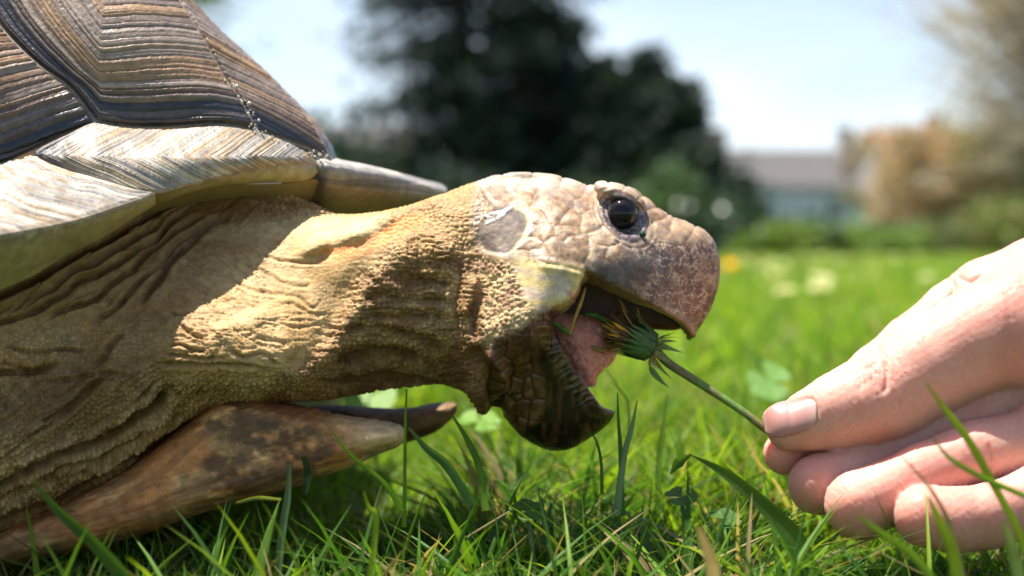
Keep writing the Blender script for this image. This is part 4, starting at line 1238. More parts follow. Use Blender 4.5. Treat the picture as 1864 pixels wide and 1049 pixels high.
# thumb nail: a curved plate that follows the thumb
def nail():
    n, m = 30, 22
    V = []; cc = []
    for i in range(n):
        for j in range(m):
            a, b = i / (n - 1), j / (m - 1)
            # a along the thumb from free edge, b across
            ax = 1392 + a * 95
            mid = 762 - a * 8 + 2
            half = 31 * math.sqrt(max(0.0, 1 - max(0, .32 - a) ** 2 / .1024 * .75 - max(0, a - .72) ** 2 / .0784 * .7)) - 2 * a
            bb = (b - .5) * 2
            V.append((ax + 7 * bb * (1 - a) * .4, mid + bb * half - .16 * (ax - 1440), 0))
            cc.append((a, bb))
    V = np.array(V); cc = np.array(cc)
    # depth: ride just outside the thumb
    A = np.array([t for t in THUMB[:4]], float)
    px = np.interp(V[:, 0], A[:, 0], A[:, 1]); rr = np.interp(V[:, 0], A[:, 0], A[:, 3]); wz = np.interp(V[:, 0], A[:, 0], A[:, 2])
    edge0 = np.clip(1 - (V[:, 0] - 1438) ** 2 * (V[:, 0] < 1438) / 46 ** 2, 0.03, 1)
    dd = np.clip(1 - ((V[:, 1] - px) / rr) ** 2, .03, 1) * edge0
    V[:, 2] = wz - rr * np.sqrt(dd) * (1.02) + 1.0
    P = W(V[:, 0], V[:, 1], V[:, 2])
    Fq = gridfaces(n, m)
    Nn = vnormals(P, Fq)
    if Nn[:, 1].mean() > 0: Nn = -Nn; Fq = Fq[:, ::-1]
    P = P + Nn * (S0 * (3.6 - 2.5 * np.maximum(0, np.abs(cc[:, 1]) - .8) * 5 * .5))[:, None]
    col = mixc(np.array([.50, .235, .20]), np.array([.56, .36, .29]), sm(.10, .0, cc[:, 0]))
    col = mixc(col, np.array([.30, .17, .12]), sm(.035, .0, cc[:, 0]) * .7)
    col = mixc(col, np.array([.60, .37, .32]), sm(.78, .95, cc[:, 0]) * .6)
    return meshobj('thumb_nail', P, Fq, M_NAIL, PERS, np.c_[col, np.full(len(P), .42)])
nl = nail()
sd = nl.modifiers.new('t', 'SOLIDIFY'); sd.thickness = .0004; sd.offset = -1

# ------------------------------------------------------------------ the dandelion
FLOW = thing('dandelion', tuple(W(1200, 640, -60)), 'closed green dandelion head on a bent stem between the tortoise mouth and the fingertips', 'flower')
sp = spline([(1196, 640, -62), (1215, 660, -62), (1245, 680, -66), (1280, 702, -72), (1320, 728, -80), (1360, 755, -90), (1392, 780, -96), (1430, 800, -98)], 6)
V, Fs = tube(W(sp[:, 0], sp[:, 1], sp[:, 2]), [8.5 * S0, 8 * S0, 7 * S0, 7 * S0, 8 * S0], 12)
tn = np.repeat(np.arange(len(sp)) / len(sp), 12)
col = mixc(np.array([.16, .26, .06]), np.array([.24, .17, .08]), sm(.35, .7, vnoise([tn * 9, tn * 0], 5)) * .8)
meshobj('stem', V, Fs, M_PLANT, FLOW, col)
def strip(base, d, side, length, width, curl, nrm, n=7, fold=.25, taper=1.6):
    """narrow leaf-like strip in world units"""
    base, d, side, nrm = [np.array(a, float) for a in (base, d, side, nrm)]
    V = []
    for i in range(n):
        t = i / (n - 1)
        wd = width * (math.sin(min(1, t * 2.2 + .25) * math.pi / 2)) * max(0.02, 1 - t ** taper)
        c = base + d * length * t + nrm * curl * length * t * t
        V += [c - side * wd, c + nrm * wd * fold * -1, c + side * wd]
    Fs = []
    for i in range(n - 1):
        a = i * 3
        Fs += [(a, a + 1, a + 4, a + 3), (a + 1, a + 2, a + 5, a + 4)]
    return V, Fs
def flower():
    ctr = W(1196, 638, -62)
    axis = W(1120, 600, -62) - ctr; axis /= np.linalg.norm(axis)
    e1 = np.cross(axis, (0, 1, 0)); e1 /= np.linalg.norm(e1); e2 = np.cross(axis, e1)
    rg = np.random.default_rng(8)
    # receptacle
    P = []
    prof = [(0, 8), (4, 15), (12, 24), (24, 29), (36, 30), (48, 27), (56, 20)]
    nn = 26
    for (a, r) in prof:
        for k in range(nn):
            th = 2 * np.pi * k / nn
            rr = r * (1 + .06 * math.cos(k * math.pi))
            P.append(ctr + axis * a * S0 + (e1 * math.cos(th) + e2 * math.sin(th)) * rr * S0)
    Fs = [(i * nn + k, i * nn + (k + 1) % nn, (i + 1) * nn + (k + 1) % nn, (i + 1) * nn + k) for i in range(len(prof) - 1) for k in range(nn)]
    Fs.append(tuple(range((len(prof) - 1) * nn, len(prof) * nn)))
    meshobj('receptacle', P, Fs, M_PLANT, FLOW, (.07, .13, .04))
    for k in range(22):                                           # inner bracts, upright
        th = 2 * np.pi * k / 22 + rg.normal(0, .06)
        rd = e1 * math.cos(th) + e2 * math.sin(th); tg = np.cross(axis, rd)
        V, F_ = strip(ctr + axis * 10 * S0 + rd * 26 * S0, axis * .95 + rd * .14, tg, rg.uniform(56, 76) * S0, 6.5 * S0, rg.uniform(-.05, .3), rd, fold=-.3)
        g_ = rg.uniform(.7, 1.2)
        meshobj('bract', V, F_, M_PLANT, FLOW, np.array([.11, .20, .06]) * g_)
    for k in range(13):                                           # outer bracts, bent back
        th = 2 * np.pi * k / 13 + rg.normal(0, .15)
        rd = e1 * math.cos(th) + e2 * math.sin(th); tg = np.cross(axis, rd)
        V, F_ = strip(ctr + axis * 6 * S0 + rd * 18 * S0, axis * rg.uniform(-.5, .2) + rd * .8, tg, rg.uniform(26, 44) * S0, 7 * S0, rg.uniform(-1.1, -.3), axis, fold=.3)
        meshobj('bract', V, F_, M_PLANT, FLOW, mixc(np.array([.15, .22, .06]), np.array([.22, .21, .09]), rg.random()))
    V, F_ = strip(W(1183, 668, -84), np.array([.45, 0, -.85]), np.array([.85, 0, .45]), 52 * S0, 7 * S0, .28, np.array([.8, 0, .5]))
    meshobj('bract', V, F_, M_PLANT, FLOW, (.15, .21, .06))
    for k in range(150):                                           # petals, yellow with dark backs
        th = rg.uniform(0, 2 * np.pi); q = rg.uniform(.1, 1)
        rd = e1 * math.cos(th) + e2 * math.sin(th); tg = np.cross(axis, rd)
        dr = axis * 1.0 + rd * (.62 * q + rg.normal(0, .12))
        V, F_ = strip(ctr + axis * 48 * S0 + rd * 24 * q * S0, dr / np.linalg.norm(dr), tg, rg.uniform(30, 66) * S0, rg.uniform(2.2, 4.6) * S0, rg.uniform(-.1, .25), rd, n=5, taper=5)
        cc = np.array([.70, .42, .04]) if rg.random() < .30 else (np.array([.12, .07, .04]) if rg.random() < .65 else np.array([.42, .30, .16]))
        meshobj('petal', V, F_, M_PETAL, FLOW, cc * rg.uniform(.7, 1.15))
flower()

# ------------------------------------------------------------------ bits of food in the mouth
def straw(name, pts, r, col, label, cat, group=None):
    P = spline(pts, 5)
    V, Fs = tube(W(P[:, 0], P[:, 1], P[:, 2]), [a * S0 for a in r], 7)
    o = meshobj(name, V, Fs, M_PLANT, None, col)
    return tag(o, label, cat, group)
straw('straw', [(1066, 524, -96), (1057, 552, -100), (1046, 580, -98), (1036, 610, -88)], [2, 3.4, 3, 2.4], (.62, .42, .12), 'dry yellow straw standing between the mouth corner and the tongue', 'straw')
straw('grass_scrap', [(1002, 585, -104), (1015, 592, -100), (1030, 603, -92), (1040, 612, -86)], [2, 5, 5, 1], (.10, .22, .03), 'chewed green grass scrap lying at the rear edge of the tongue', 'grass scrap')
straw('grass_scrap', [(960, 606, -128), (978, 612, -128), (1000, 600, -122)], [2, 5, 3], (.08, .17, .03), 'wet green grass scrap stuck outside the lower jaw', 'grass scrap')
straw('grass_scrap', [(970, 598, -128), (985, 590, -126), (1000, 578, -120)], [3, 5, 3], (.07, .15, .03), 'dark green grass scrap at the top of the lower jaw', 'grass scrap')
straw('grass_scrap', [(1062, 572, -60), (1084, 574, -60), (1108, 586, -60), (1122, 590, -56)], [3, 6, 5, 2], (.07, .16, .03), 'green grass scrap on the back of the tongue', 'grass scrap')
straw('grass_scrap', [(1075, 630, -66), (1088, 636, -66), (1100, 644, -62)], [1.5, 4, 1.5], (.36, .30, .07), 'small olive grass scrap on the middle of the pink tongue', 'grass scrap')
straw('grass_scrap', [(1165, 424, -106), (1170, 426, -108), (1174, 430, -106)], [4, 6, 3], (.03, .09, .04), 'tiny dark green leaf scrap in the corner of the eye', 'grass scrap')
straw('petal_shred', [(1160, 560, -30), (1166, 590, -40), (1172, 612, -50)], [2, 3, 2], (.5, .33, .06), 'yellow petal shred upright in the open mouth', 'petal')
# ------------------------------------------------------------------ ground
def ground():
    def b(nt, out):
        pos = coords(nt)
        n1 = N(nt, 'ShaderNodeTexNoise', {'Vector': pos, 'Scale': 2.2, 'Detail': 6.0})
        n2 = N(nt, 'ShaderNodeTexNoise', {'Vector': pos, 'Scale': 55.0, 'Detail': 4.0})
        c1 = ramp(nt, n1.outputs[0], [(0.3, (.035, .07, .012)), (0.7, (.075, .13, .02))])
        c = mul(nt, c1, ramp(nt, n2.outputs[0], [(0.3, .5), (0.7, 1.4)]))
        bu = N(nt, 'ShaderNodeBump', {'Height': n2.outputs[0], 'Strength': .8, 'Distance': .02})
        bsdf(nt, out, {'Base Color': c, 'Roughness': .9, 'Normal': bu.outputs[0]})
    m = mat('soil_and_moss', b)
    xs = np.r_[np.linspace(-150, -3, 12), np.linspace(-2.6, 2.6, 60), np.linspace(3, 150, 12)]
    ys = np.r_[np.linspace(-8, 0, 6), np.linspace(.1, 2.2, 50), np.linspace(2.6, 250, 30)]
    X, Y = np.meshgrid(xs, ys, indexing='ij')
    Z = (.006 * (fbm([X * 9, Y * 9], 501, 3) - .5)) * sm(3, 2, np.abs(Y)) - .001
    o = meshobj('ground', np.stack([X, Y, Z], -1).reshape(-1, 3), gridfaces(len(xs), len(ys)), m)
    tag(o, kind='structure')
ground()

# ------------------------------------------------------------------ grass
def blades(name, x, y, h, wd, lean, seg, rg, pal, mt=None, z0=0.0):
    n = len(x)
    az = rg.uniform(0, 2 * np.pi, n); fa = rg.uniform(0, 2 * np.pi, n)
    bend = lean * rg.uniform(.3, 1.6, n)
    t = np.linspace(0, 1, seg + 1)[None]
    out = bend[:, None] * h[:, None] * (t ** 1.8)
    cx = x[:, None] + np.cos(az)[:, None] * out
    cy = y[:, None] + np.sin(az)[:, None] * out
    cz = z0 + h[:, None] * (t * (1 - .32 * np.clip(bend, 0, 1.6)[:, None] * t))
    w = wd[:, None] * (1 - t ** 2.2) * .5 + 1e-5
    tw = fa[:, None] + 1.2 * t * rg.normal(0, 1, n)[:, None]
    sx, sy = np.cos(tw) * w, np.sin(tw) * w
    L = np.stack([cx - sx, cy - sy, cz], -1); R = np.stack([cx + sx, cy + sy, cz], -1)
    M = np.stack([cx, cy, cz], -1) + np.stack([-sy, sx, 0 * sx], -1) * .45
    V = np.stack([L, M, R], 2)                                # n, seg+1, 3, 3
    k = seg + 1
    base = (np.arange(n) * k * 3)[:, None, None]
    i = np.arange(seg)[None, :, None] * 3
    j = np.array([0, 1])[None, None, :]
    a = (base + i + j).ravel()
    Fq = np.stack([a, a + 1, a + 4, a + 3], -1)
    pc = pal[rg.integers(0, len(pal), n)] * rg.uniform(.7, 1.25, n)[:, None]
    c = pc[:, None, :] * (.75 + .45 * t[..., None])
    c = np.repeat(c[:, :, None], 3, 2)
    c[:, :, 1] *= 1.15
    return V.reshape(-1, 3), Fq, c.reshape(-1, 3)
GP = np.array([(.07, .16, .012), (.10, .19, .012), (.15, .24, .012), (.20, .28, .015), (.06, .13, .015), (.11, .20, .015), (.17, .25, .015), (.13, .22, .01), (.09, .17, .012), (.14, .22, .012), (.16, .25, .01), (.30, .24, .09)])
def sample(rg, n, y0, y1, mx, p=1.0):
    y = (y0 ** (p + 1) + rg.random(n) * (y1 ** (p + 1) - y0 ** (p + 1))) ** (1 / (p + 1))
    x = rg.uniform(-1, 1, n) * (.42 * y + mx)
    return x, y
def cap_height(x, y, h, rg):
    """grass is pressed down beneath the tortoise and the hand"""
    under = (x < -.012) & (y > .288) & (y < .56)
    h = np.where(under, np.minimum(h, .020), h)
    front = (x < -.03) & (y > .262) & (y <= .288)
    lim = np.interp(x, [-.2, -.12, -.07, -.03], [.024, .027, .032, .040])
    h = np.where(front, np.minimum(h, lim * rg.uniform(.7, 1, len(h))), h)
    jaw = (x > -.02) & (x < .035) & (y > .285) & (y < .335)
    h = np.where(jaw, np.minimum(h, .036), h)
    hnd = (x > .062) & (y > .255) & (y < .35)
    h = np.where(hnd, np.minimum(h, .020), h)
    close = y < .25
    h = np.where(close & (x > .06), np.minimum(h, .028), h)
    return h
def grass():
    rg = np.random.default_rng(11)
    parts = []
    x, y = sample(rg, 52000, .17, .62, .05)
    dens = fbm([x * 30, y * 30], 521, 3)
    kp = rg.random(len(x)) < sm(.25, .6, dens) + .25
    x, y = x[kp], y[kp]
    h = rg.gamma(6, .0046, len(x)) * (.65 + .7 * fbm([x * 22, y * 22], 522, 2)); h = np.clip(h, .008, .046)
    h = np.where(y < .24, np.minimum(h, .034), h)
    h = cap_height(x, y, h, rg)
    nz = np.array([(.045, .12, .014), (.06, .15, .014), (.08, .17, .014), (.11, .20, .014), (.05, .12, .018), (.15, .23, .014), (.24, .19, .08)])  # darker palette, painted shade for the grass nearest the camera
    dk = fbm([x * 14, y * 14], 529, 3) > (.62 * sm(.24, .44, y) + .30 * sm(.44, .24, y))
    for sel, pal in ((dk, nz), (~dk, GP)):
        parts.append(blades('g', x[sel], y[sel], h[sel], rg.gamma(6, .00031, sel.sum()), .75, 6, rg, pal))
    x, y = sample(rg, 5000, .2, .6, .05)                       # low creeping layer
    h = np.minimum(rg.uniform(.008, .02, len(x)), .02)
    parts.append(blades('g', x, y, h, rg.uniform(.002, .004, len(x)), 1.2, 3, rg, GP * .8))
    x, y = sample(rg, 42000, .6, 2.4, .12)
    h = np.clip(rg.gamma(9, .0034, len(x)) * (.6 + .8 * fbm([x * 6, y * 6], 523, 2)), .012, .05)
    parts.append(blades('g', x, y, h, rg.uniform(.002, .0045, len(x)), .7, 3, rg, GP * 1.25))
    x, y = sample(rg, 60000, 2.4, 11.5, .5, .6)
    h = np.clip(rg.gamma(8, .0042, len(x)) * (.6 + .8 * fbm([x * 2, y * 2], 524, 2)), .015, .07)
    parts.append(blades('g', x, y, h, rg.uniform(.006, .016, len(x)), .8, 2, rg, np.vstack([GP * 1.25, [(.22, .27, .05), (.27, .30, .08), (.16, .24, .03), (.38, .40, .24)]])))
    V_, F__, c_ = parts[-1]
    parts[-1] = (V_, F__, c_ * (.6 + .8 * fbm([V_[:, 0] * 2.6, V_[:, 1] * 1.3], 531, 4))[:, None])
    off = 0; Vs, Fs_, Cs = [], [], []
    for V, Fq, c in parts:
        Vs.append(V); Fs_.append(Fq + off); Cs.append(c); off += len(V)
    o = meshobj('grass', np.vstack(Vs), np.vstack(Fs_), M_GRASS, None, np.vstack(Cs))
    tag(o, 'short bright green lawn grass around tortoise and hand', 'grass', kind='stuff')
grass()

def leaf_mass(n, sampler, size, pal, rg, asp=1.0):
    """n small leaf faces at sampled places"""
    C = sampler(n)
    n = len(C)
    a = rg.normal(0, 1, (n, 3)); a /= np.linalg.norm(a, axis=1)[:, None]
    b = np.cross(a, rg.normal(0, 1, (n, 3))); b /= np.linalg.norm(b, axis=1)[:, None]
    s = (size * rg.uniform(.6, 1.4, n))[:, None]
    V = np.stack([C - a * s, C - b * s * .5 * asp, C + a * s, C + b * s * .5 * asp], 1).reshape(-1, 3)
    i = np.arange(n)[:, None] * 4
    Fq = i + np.arange(4)[None]
    c = np.repeat(pal[rg.integers(0, len(pal), n)] * rg.uniform(.6, 1.3, n)[:, None], 4, 0)
    return V, Fq, c

# clover and low leaves between the blades
def clover(u, v, Y, r, col, label, tilt=.4):
    p = W(u, v, (Y - D0) / S0)
    base = (p[0], p[1], 0.0)
    t = thing('clover', base, label, 'clover', None)
    st = spline([(p[0] + .004, p[1] + .002, 0), (p[0] + .002, p[1], p[2] * .5), tuple(p)], .004)
    V, Fs = tube(st, [.0006, .0005], 6)
    meshobj('stem', V, Fs, M_PLANT, t, (.12, .22, .05))
    for k in range(3):
        a = 2 * np.pi * k / 3 + u + .5 * math.sin(k * 2.3 + v)
        V = [p]; nn = 12
        dx = np.array([math.cos(a), math.sin(a) * .8, math.sin(a) * tilt]); dy = np.array([-math.sin(a), math.cos(a) * .8, math.cos(a) * tilt])
        for q in range(nn + 1):
            b = (q / nn - .5) * 2.4
            rr = r * (1 - .07 * math.exp(-(b / .22) ** 2)) * (1 if abs(b) < 1.1 else .8)
            V.append(p + (dx * math.cos(b * .8) + dy * math.sin(b * .8)) * rr * 1.1 + np.array([0, 0, r * .12 * abs(math.sin(b))]))
        Fs = [(0, q, q + 1) for q in range(1, nn + 1)]
        meshobj('leaflet', V, Fs, M_PLANT, t, col)
clover(1240, 905, .300, .0036, (.08, .16, .02), 'clover with rounded leaflets just left of the broad dark blade')
clover(1320, 945, .292, .0036, (.06, .13, .02), 'dark clover below the broad dark blade near the fingertips')
clover(960, 930, .285, .0038, (.06, .13, .02), 'shaded clover under the tip of the lower jaw')
clover(872, 768, .40, .0062, (.16, .30, .03), 'sunlit bright clover seen behind the throat')
clover(1400, 695, .47, .0075, (.14, .28, .05), 'blurred sunlit clover behind the flower stem', .8)
clover(672, 722, .44, .0085, (.18, .32, .04), 'bright blurred clover seen through the gap under the neck', .8)

# ------------------------------------------------------------------ single blades that stand out
def blade(pts, Y, wpx, col, label, kink=0.0, nseg=26):
    P = resample([(a, b, (y - D0) / S0) for (a, b), y in zip(pts, np.linspace(Y[0], Y[1], len(pts)))], nseg)
    C = W(P[:, 0], P[:, 1], P[:, 2])
    T = np.gradient(C, axis=0); T /= np.linalg.norm(T, axis=1)[:, None]
    side = np.cross(T, (0.25, 1, .2)); side /= np.linalg.norm(side, axis=1)[:, None]
    nrm = np.cross(side, T)
    t = np.linspace(0, 1, nseg)
    wd = np.interp(t, np.linspace(0, 1, len(wpx)), wpx) * .5 * S0 * P[:, 2].mean() * 0 + np.interp(t, np.linspace(0, 1, len(wpx)), wpx) * .5 * (C[:, 1] / F)
    V = np.stack([C - side * wd[:, None], C + nrm * wd[:, None] * .35, C + side * wd[:, None]], 1).reshape(-1, 3)
    i = np.arange(nseg - 1) * 3
    Fq = np.vstack([np.stack([i, i + 1, i + 4, i + 3], -1), np.stack([i + 1, i + 2, i + 5, i + 4], -1)])
    tt_ = np.repeat(t, 3)
    c = (np.array(col, float)[None] * (.8 + .35 * tt_)[:, None] + np.array([.06, .03, 0])[None] * sm(.9, 1.0, 1 - tt_)[:, None]) * np.tile([.85, 1.25, .95], nseg)[:, None] * (.85 + .3 * vnoise([np.arange(len(V)) / 5.0], 9))[:, None]
    o = meshobj('lone_grass_blade', V, Fq, M_GRASS, None, c)  # each object is one single grass blade
    tag(o, label, 'grass', 'single grass blades standing out of the lawn')
G1, G2, G3 = (.055, .12, .015), (.11, .20, .02), (.22, .32, .02)
blade([(1256, 828), (1300, 850), (1345, 880), (1400, 930), (1450, 990), (1500, 1120)], (.275, .262), [2, 20, 28, 38, 44, 46], G1, 'broad dark green blade arching down to the right beside the fingertips')
blade([(1220, 864), (1236, 842), (1258, 827)], (.276, .274), [2, 20, 4], G1, 'short folded dark blade tip left of the broad arching blade')
blade([(1686, 698), (1720, 745), (1762, 800), (1810, 885), (1862, 985), (1880, 1060)], (.235, .232), [3, 13, 15, 14, 13, 12], G3, 'long yellow-green blade crossing in front of the curled fingers')
blade([(1698, 796), (1730, 835), (1790, 870), (1870, 905)], (.232, .232), [3, 10, 12, 11], G2, 'thin green blade crossing the longer one before the fingers')
blade([(1640, 830), (1690, 885), (1730, 960), (1760, 1080)], (.23, .228), [2, 7, 9, 9], (.2, .2, .08), 'faint olive blade in front of the little finger')
blade([(1562, 940), (1610, 975), (1670, 1020), (1720, 1090)], (.222, .222), [5, 15, 17, 17], G2, 'blurred green blade under the ring fingertip')
blade([(1690, 905), (1715, 960), (1735, 1010), (1745, 1090)], (.225, .225), [6, 18, 20, 18], G3, 'blurred bright blade below the little fingertip')
blade([(1826, 950), (1845, 1000), (1860, 1080)], (.215, .215), [8, 22, 22], (.2, .28, .08), 'pale blurred blade at the lower right corner')
blade([(740, 708), (738, 780), (737, 840), (736, 960)], (.285, .288), [3, 6, 7, 8], G2, 'tall thin blade upright before the tip of the plastron horn')
blade([(598, 778), (640, 830), (700, 880), (730, 930)], (.272, .276), [2, 8, 10, 10], G1, 'slanting dark blade in front of the plastron horn')
blade([(60, 875), (110, 935), (170, 990), (250, 1080)], (.245, .24), [4, 22, 30, 34], G1, 'broad dark blurred blade before the lower left skin folds')
blade([(430, 916), (470, 907), (512, 910)], (.272, .274), [5, 9, 6], (.16, .20, .04), 'olive grass blade lying along the lower rim of the plastron')
blade([(528, 842), (524, 900), (514, 965), (505, 1050)], (.268, .268), [3, 14, 15, 14], (.12, .2, .09), 'pale upright blade below the middle of the plastron')
blade([(552, 830), (560, 860), (556, 900)], (.27, .27), [10, 16, 8], (.02, .05, .015), 'short dark folded blade beside the pale upright one')
blade([(662, 895), (672, 925), (684, 935), (682, 980), (670, 1090)], (.25, .25), [3, 12, 12, 13, 12], G3, 'sunlit yellow-green blade below the plastron horn')
blade([(1160, 728), (1150, 780), (1136, 830), (1122, 940)], (.305, .30), [2, 10, 13, 14], (.14, .22, .10), 'pale ribbed blade upright right of the lower jaw')
blade([(1124, 715), (1126, 770), (1130, 830), (1132, 940)], (.306, .302), [2, 7, 10, 11], G1, 'thin dark blade close to the hooked tip of the lower jaw')
blade([(1215, 718), (1208, 770), (1200, 840), (1198, 930)], (.34, .335), [2, 9, 11, 12], G2, 'upright green blade beneath the flower head')
blade([(1066, 782), (1084, 800), (1094, 840), (1096, 900)], (.30, .30), [2, 5, 6, 7], G1, 'thin dark blade curving out under the lower jaw')
blade([(1100, 668), (1125, 705), (1143, 735), (1146, 800)], (.34, .34), [2, 4, 5, 6], (.16, .22, .06), 'thin arching blade below the flower bracts')
blade([(1270, 958), (1284, 990), (1296, 1030), (1304, 1090)], (.222, .22), [10, 22, 26, 24], (.5, .34, .12), 'dry straw-coloured blurred blade at the bottom edge')
blade([(824, 757), (850, 800), (872, 850), (884, 930)], (.295, .29), [3, 13, 15, 15], G2, 'dark green blade leaning beside the far plastron horn')
blade([(745, 780), (775, 815), (815, 850), (860, 920)], (.283, .28), [4, 16, 19, 19], (.07, .16, .04), 'green blade leaning right below the plastron horn')

# daisies and a yellow flower on the lawn
rg = np.random.default_rng(77)
spots = [(1330, 492, 2.6)]
def daisy_mesh():
    V = []; Fs = []; cc = []
    for k in range(16):
        a = 2 * np.pi * k / 16; r0, r1 = .003, .0105
        b = .17
        i = len(V)
        V += [(r0 * math.cos(a - b), r0 * math.sin(a - b), 0), (r1 * math.cos(a - b * .7), r1 * math.sin(a - b * .7), .002), (r1 * 1.1 * math.cos(a), r1 * 1.1 * math.sin(a), .0022), (r1 * math.cos(a + b * .7), r1 * math.sin(a + b * .7), .002), (r0 * math.cos(a + b), r0 * math.sin(a + b), 0)]
        Fs.append(tuple(range(i, i + 5)))
    return V, Fs
dv, df = daisy_mesh()
ev2, ef2 = ellipsoid((0, 0, .001), (.0038, .0038, .0022), 10, 6)
first = None
for k in range(34):
    Y = rg.uniform(1.3, 7.5) ** 1.0; u_ = rg.uniform(1180, 1850) if k % 3 else rg.uniform(1330, 1700)
    X = (u_ - CX) / F * Y; z = rg.uniform(.03, .05)
    sc = rg.uniform(1.0, 1.7)
    t = thing('daisy', (X, Y, z), 'small white daisy blurred in the sunlit lawn', 'daisy', 'white daisies scattered over the lawn')
    if first is None:
        first = [meshobj('petals', np.array(dv) * 1.0 + np.array(t.location), df, M_PETAL, t, (.8, .8, .78), False),
                 meshobj('flower_centre', ev2 + np.array(t.location), ef2, M_PETAL, t, (.7, .5, .05)),
                 meshobj('stalk', *tube([tuple(np.array(t.location) + (0, 0, -.05)), tuple(np.array(t.location) + (.001, 0, -.02)), tuple(t.location)], [.0008, .0007], 6), M_PLANT, t, (.1, .2, .04))]
    else:
        for q in first:
            c_ = q.copy(); COL.objects.link(c_); c_.parent = t
    t.scale = (sc, sc, 1)
    t.rotation_euler = (rg.uniform(-.5, .1), rg.uniform(-.3, .3), 0)
t = thing('yellow_flower', (.47, 2.75, .045), 'blurred yellow dandelion bloom on the lawn behind the beak', 'flower')
V = []; Fs = []
for k in range(60):
    a = rg.uniform(0, 2 * np.pi); el = rg.uniform(0, 1.2); d = np.array([math.cos(a) * math.cos(el), math.sin(a) * math.cos(el), math.sin(el)]); s = np.array([-math.sin(a), math.cos(a), 0]) * .002
    i = len(V); V += [-s, d * .018 - s, d * .02, d * .018 + s, s]; Fs.append(tuple(range(i, i + 5)))
meshobj('petals', np.array(V) + np.array(t.location), Fs, M_PETAL, t, (.85, .55, .02), False)
meshobj('stalk', *tube([(.47, 2.75, 0), (.471, 2.75, .045)], [.002, .002], 8), M_PLANT, t, (.1, .2, .04))

# ------------------------------------------------------------------ trees and shrubs
def up(u, v, Y):
    return np.array([(u - CX) / F * Y, Y, CH - (v - HZ) / F * Y])
def tapered(base, top, r0, r1, rg, n=7, wob=.05):
    P = np.linspace(base, top, n) + np.r_[np.zeros((1, 3)), rg.normal(0, wob, (n - 1, 3)) * (1, 1, .3)]
    return tube(P, [r0, r1], 8)
def tree(name, label, cat, base, height, boughs, leaf, pal, trunk_r, seed, wood=(.10, .075, .05), group=None, sprig=.16, top=None):
    """boughs: list of (height on trunk, azimuth, length, rise, n leaves); leaves cluster in sprigs along each bough"""
    rg = np.random.default_rng(seed)
    base = np.array(base, float)
    t = thing(name, tuple(base), label, cat, group)
    mb = MB()
    V, Fs = tapered(base, base + (0, 0, height), trunk_r, trunk_r * .15, rg, wob=trunk_r * .2)
    mb.add(V, Fs, wood)
    C = []
    for (h, az, ln, rise, nl) in boughs:
        p0 = base + np.array([0, 0, h]); d = np.array([math.cos(az), math.sin(az), rise])
        k = np.linspace(0, 1, 6)[:, None]
        P = p0 + d * ln * k + np.array([0, 0, -.18 * ln]) * k ** 2
        V, Fs = tube(P, [max(.006, ln * .018), .004], 5, False)
        mb.add(V, Fs, wood)
        ns = max(3, int(ln / sprig * 1.4))
        for s in range(ns):
            q = rg.uniform(.18, 1.02)
            c0 = p0 + d * ln * q + np.array([0, 0, -.18 * ln * q * q]) + rg.normal(0, sprig * .75, 3) * (1, 1, .6)
            C.append(c0 + rg.normal(0, sprig * .42, (max(2, int(nl / ns)), 3)) * (1, 1, .55))
    tr = mb.build('trunk', M_BARK, t, smooth=True)
    C = np.vstack(C)
    V, Fq, c = leaf_mass(len(C), lambda n: C, leaf, pal, rg)
    cl = (.7 + .6 * vnoise([C[:, 0] * 2.2, C[:, 1] * 2.2, C[:, 2] * 2.2], seed))
    meshobj('crown', V, Fq, M_LEAF, t, c * np.repeat(cl, 4)[:, None], False)
    return t
rgb = np.random.default_rng(3)
DARK = np.array([(.018, .036, .026), (.024, .046, .03), (.014, .028, .024), (.032, .05, .028)])
def conifer_boughs(h0, h1, r_bot, r_top, n, nl, rg, airy=1.0, expn=1.0):
    out = []
    for k in range(n):
        f = (k + rg.random()) / n
        h = h0 + (h1 - h0) * f
        ln = (r_bot + (r_top - r_bot) * f ** expn) * rg.uniform(.7, 1.12)
        out.append((h, rg.uniform(0, 2 * np.pi), ln, rg.uniform(-.12, .12), int(nl * ln)))
    return out
B0 = up(842, 450, 20); B0[2] = 0
bg = conifer_boughs(.2, 7.0, 1.35, 2.15, 330, 95, rgb, expn=.5)
tree('fir_tree', 'tall dark blue-green fir with ragged sky-pierced edges behind the tortoise', 'tree', B0, 9, bg, .05, DARK, .22, 31, sprig=.22)
B1 = up(985, 450, 21.5); B1[2] = 0
tree('fir_tree', 'dark dense fir behind the tortoise head, right of the tall ragged one', 'tree', B1, 4.4, conifer_boughs(.2, 4.1, 1.5, .35, 170, 190, rgb, expn=1.3), .08, DARK, .16, 32, sprig=.27)
for k, (u_, vt, Y, r, lab) in enumerate([(1100, 108, 19, .85, 'dark cypress with a blunt top just right of the tall fir'), (1182, 88, 18.5, .72, 'dark pointed cypress, tallest of the three beside the firs'),
                                         (1238, 150, 18, .52, 'slim dark cypress at the right end of the conifer group'), (1275, 265, 17, .36, 'low dark cypress at the foot of the conifer group')]):
    B = up(u_, 450, Y); B[2] = 0
    top = up(u_, vt, Y)[2]
    tree('cypress_tree', lab, 'tree', B, top, conifer_boughs(.1, top * 1.0, r * 1.2, .10, 150, 270, rgb, expn=1.5), .07, DARK * 1.0, .12, 40 + k, sprig=.16)
# birch-like tree behind the shell
B = up(330, 450, 11); B[2] = 0
tree('young_tree', 'pale green leafy tree behind the top of the shell', 'tree', B, 2.6, [(rgb.uniform(1.2, 2.4), rgb.uniform(0, 6.3), rgb.uniform(.3, .75), rgb.uniform(-.1, .6), 60) for _ in range(34)], .03, np.array([(.10, .17, .05), (.14, .2, .07)]), .05, 51, sprig=.12)
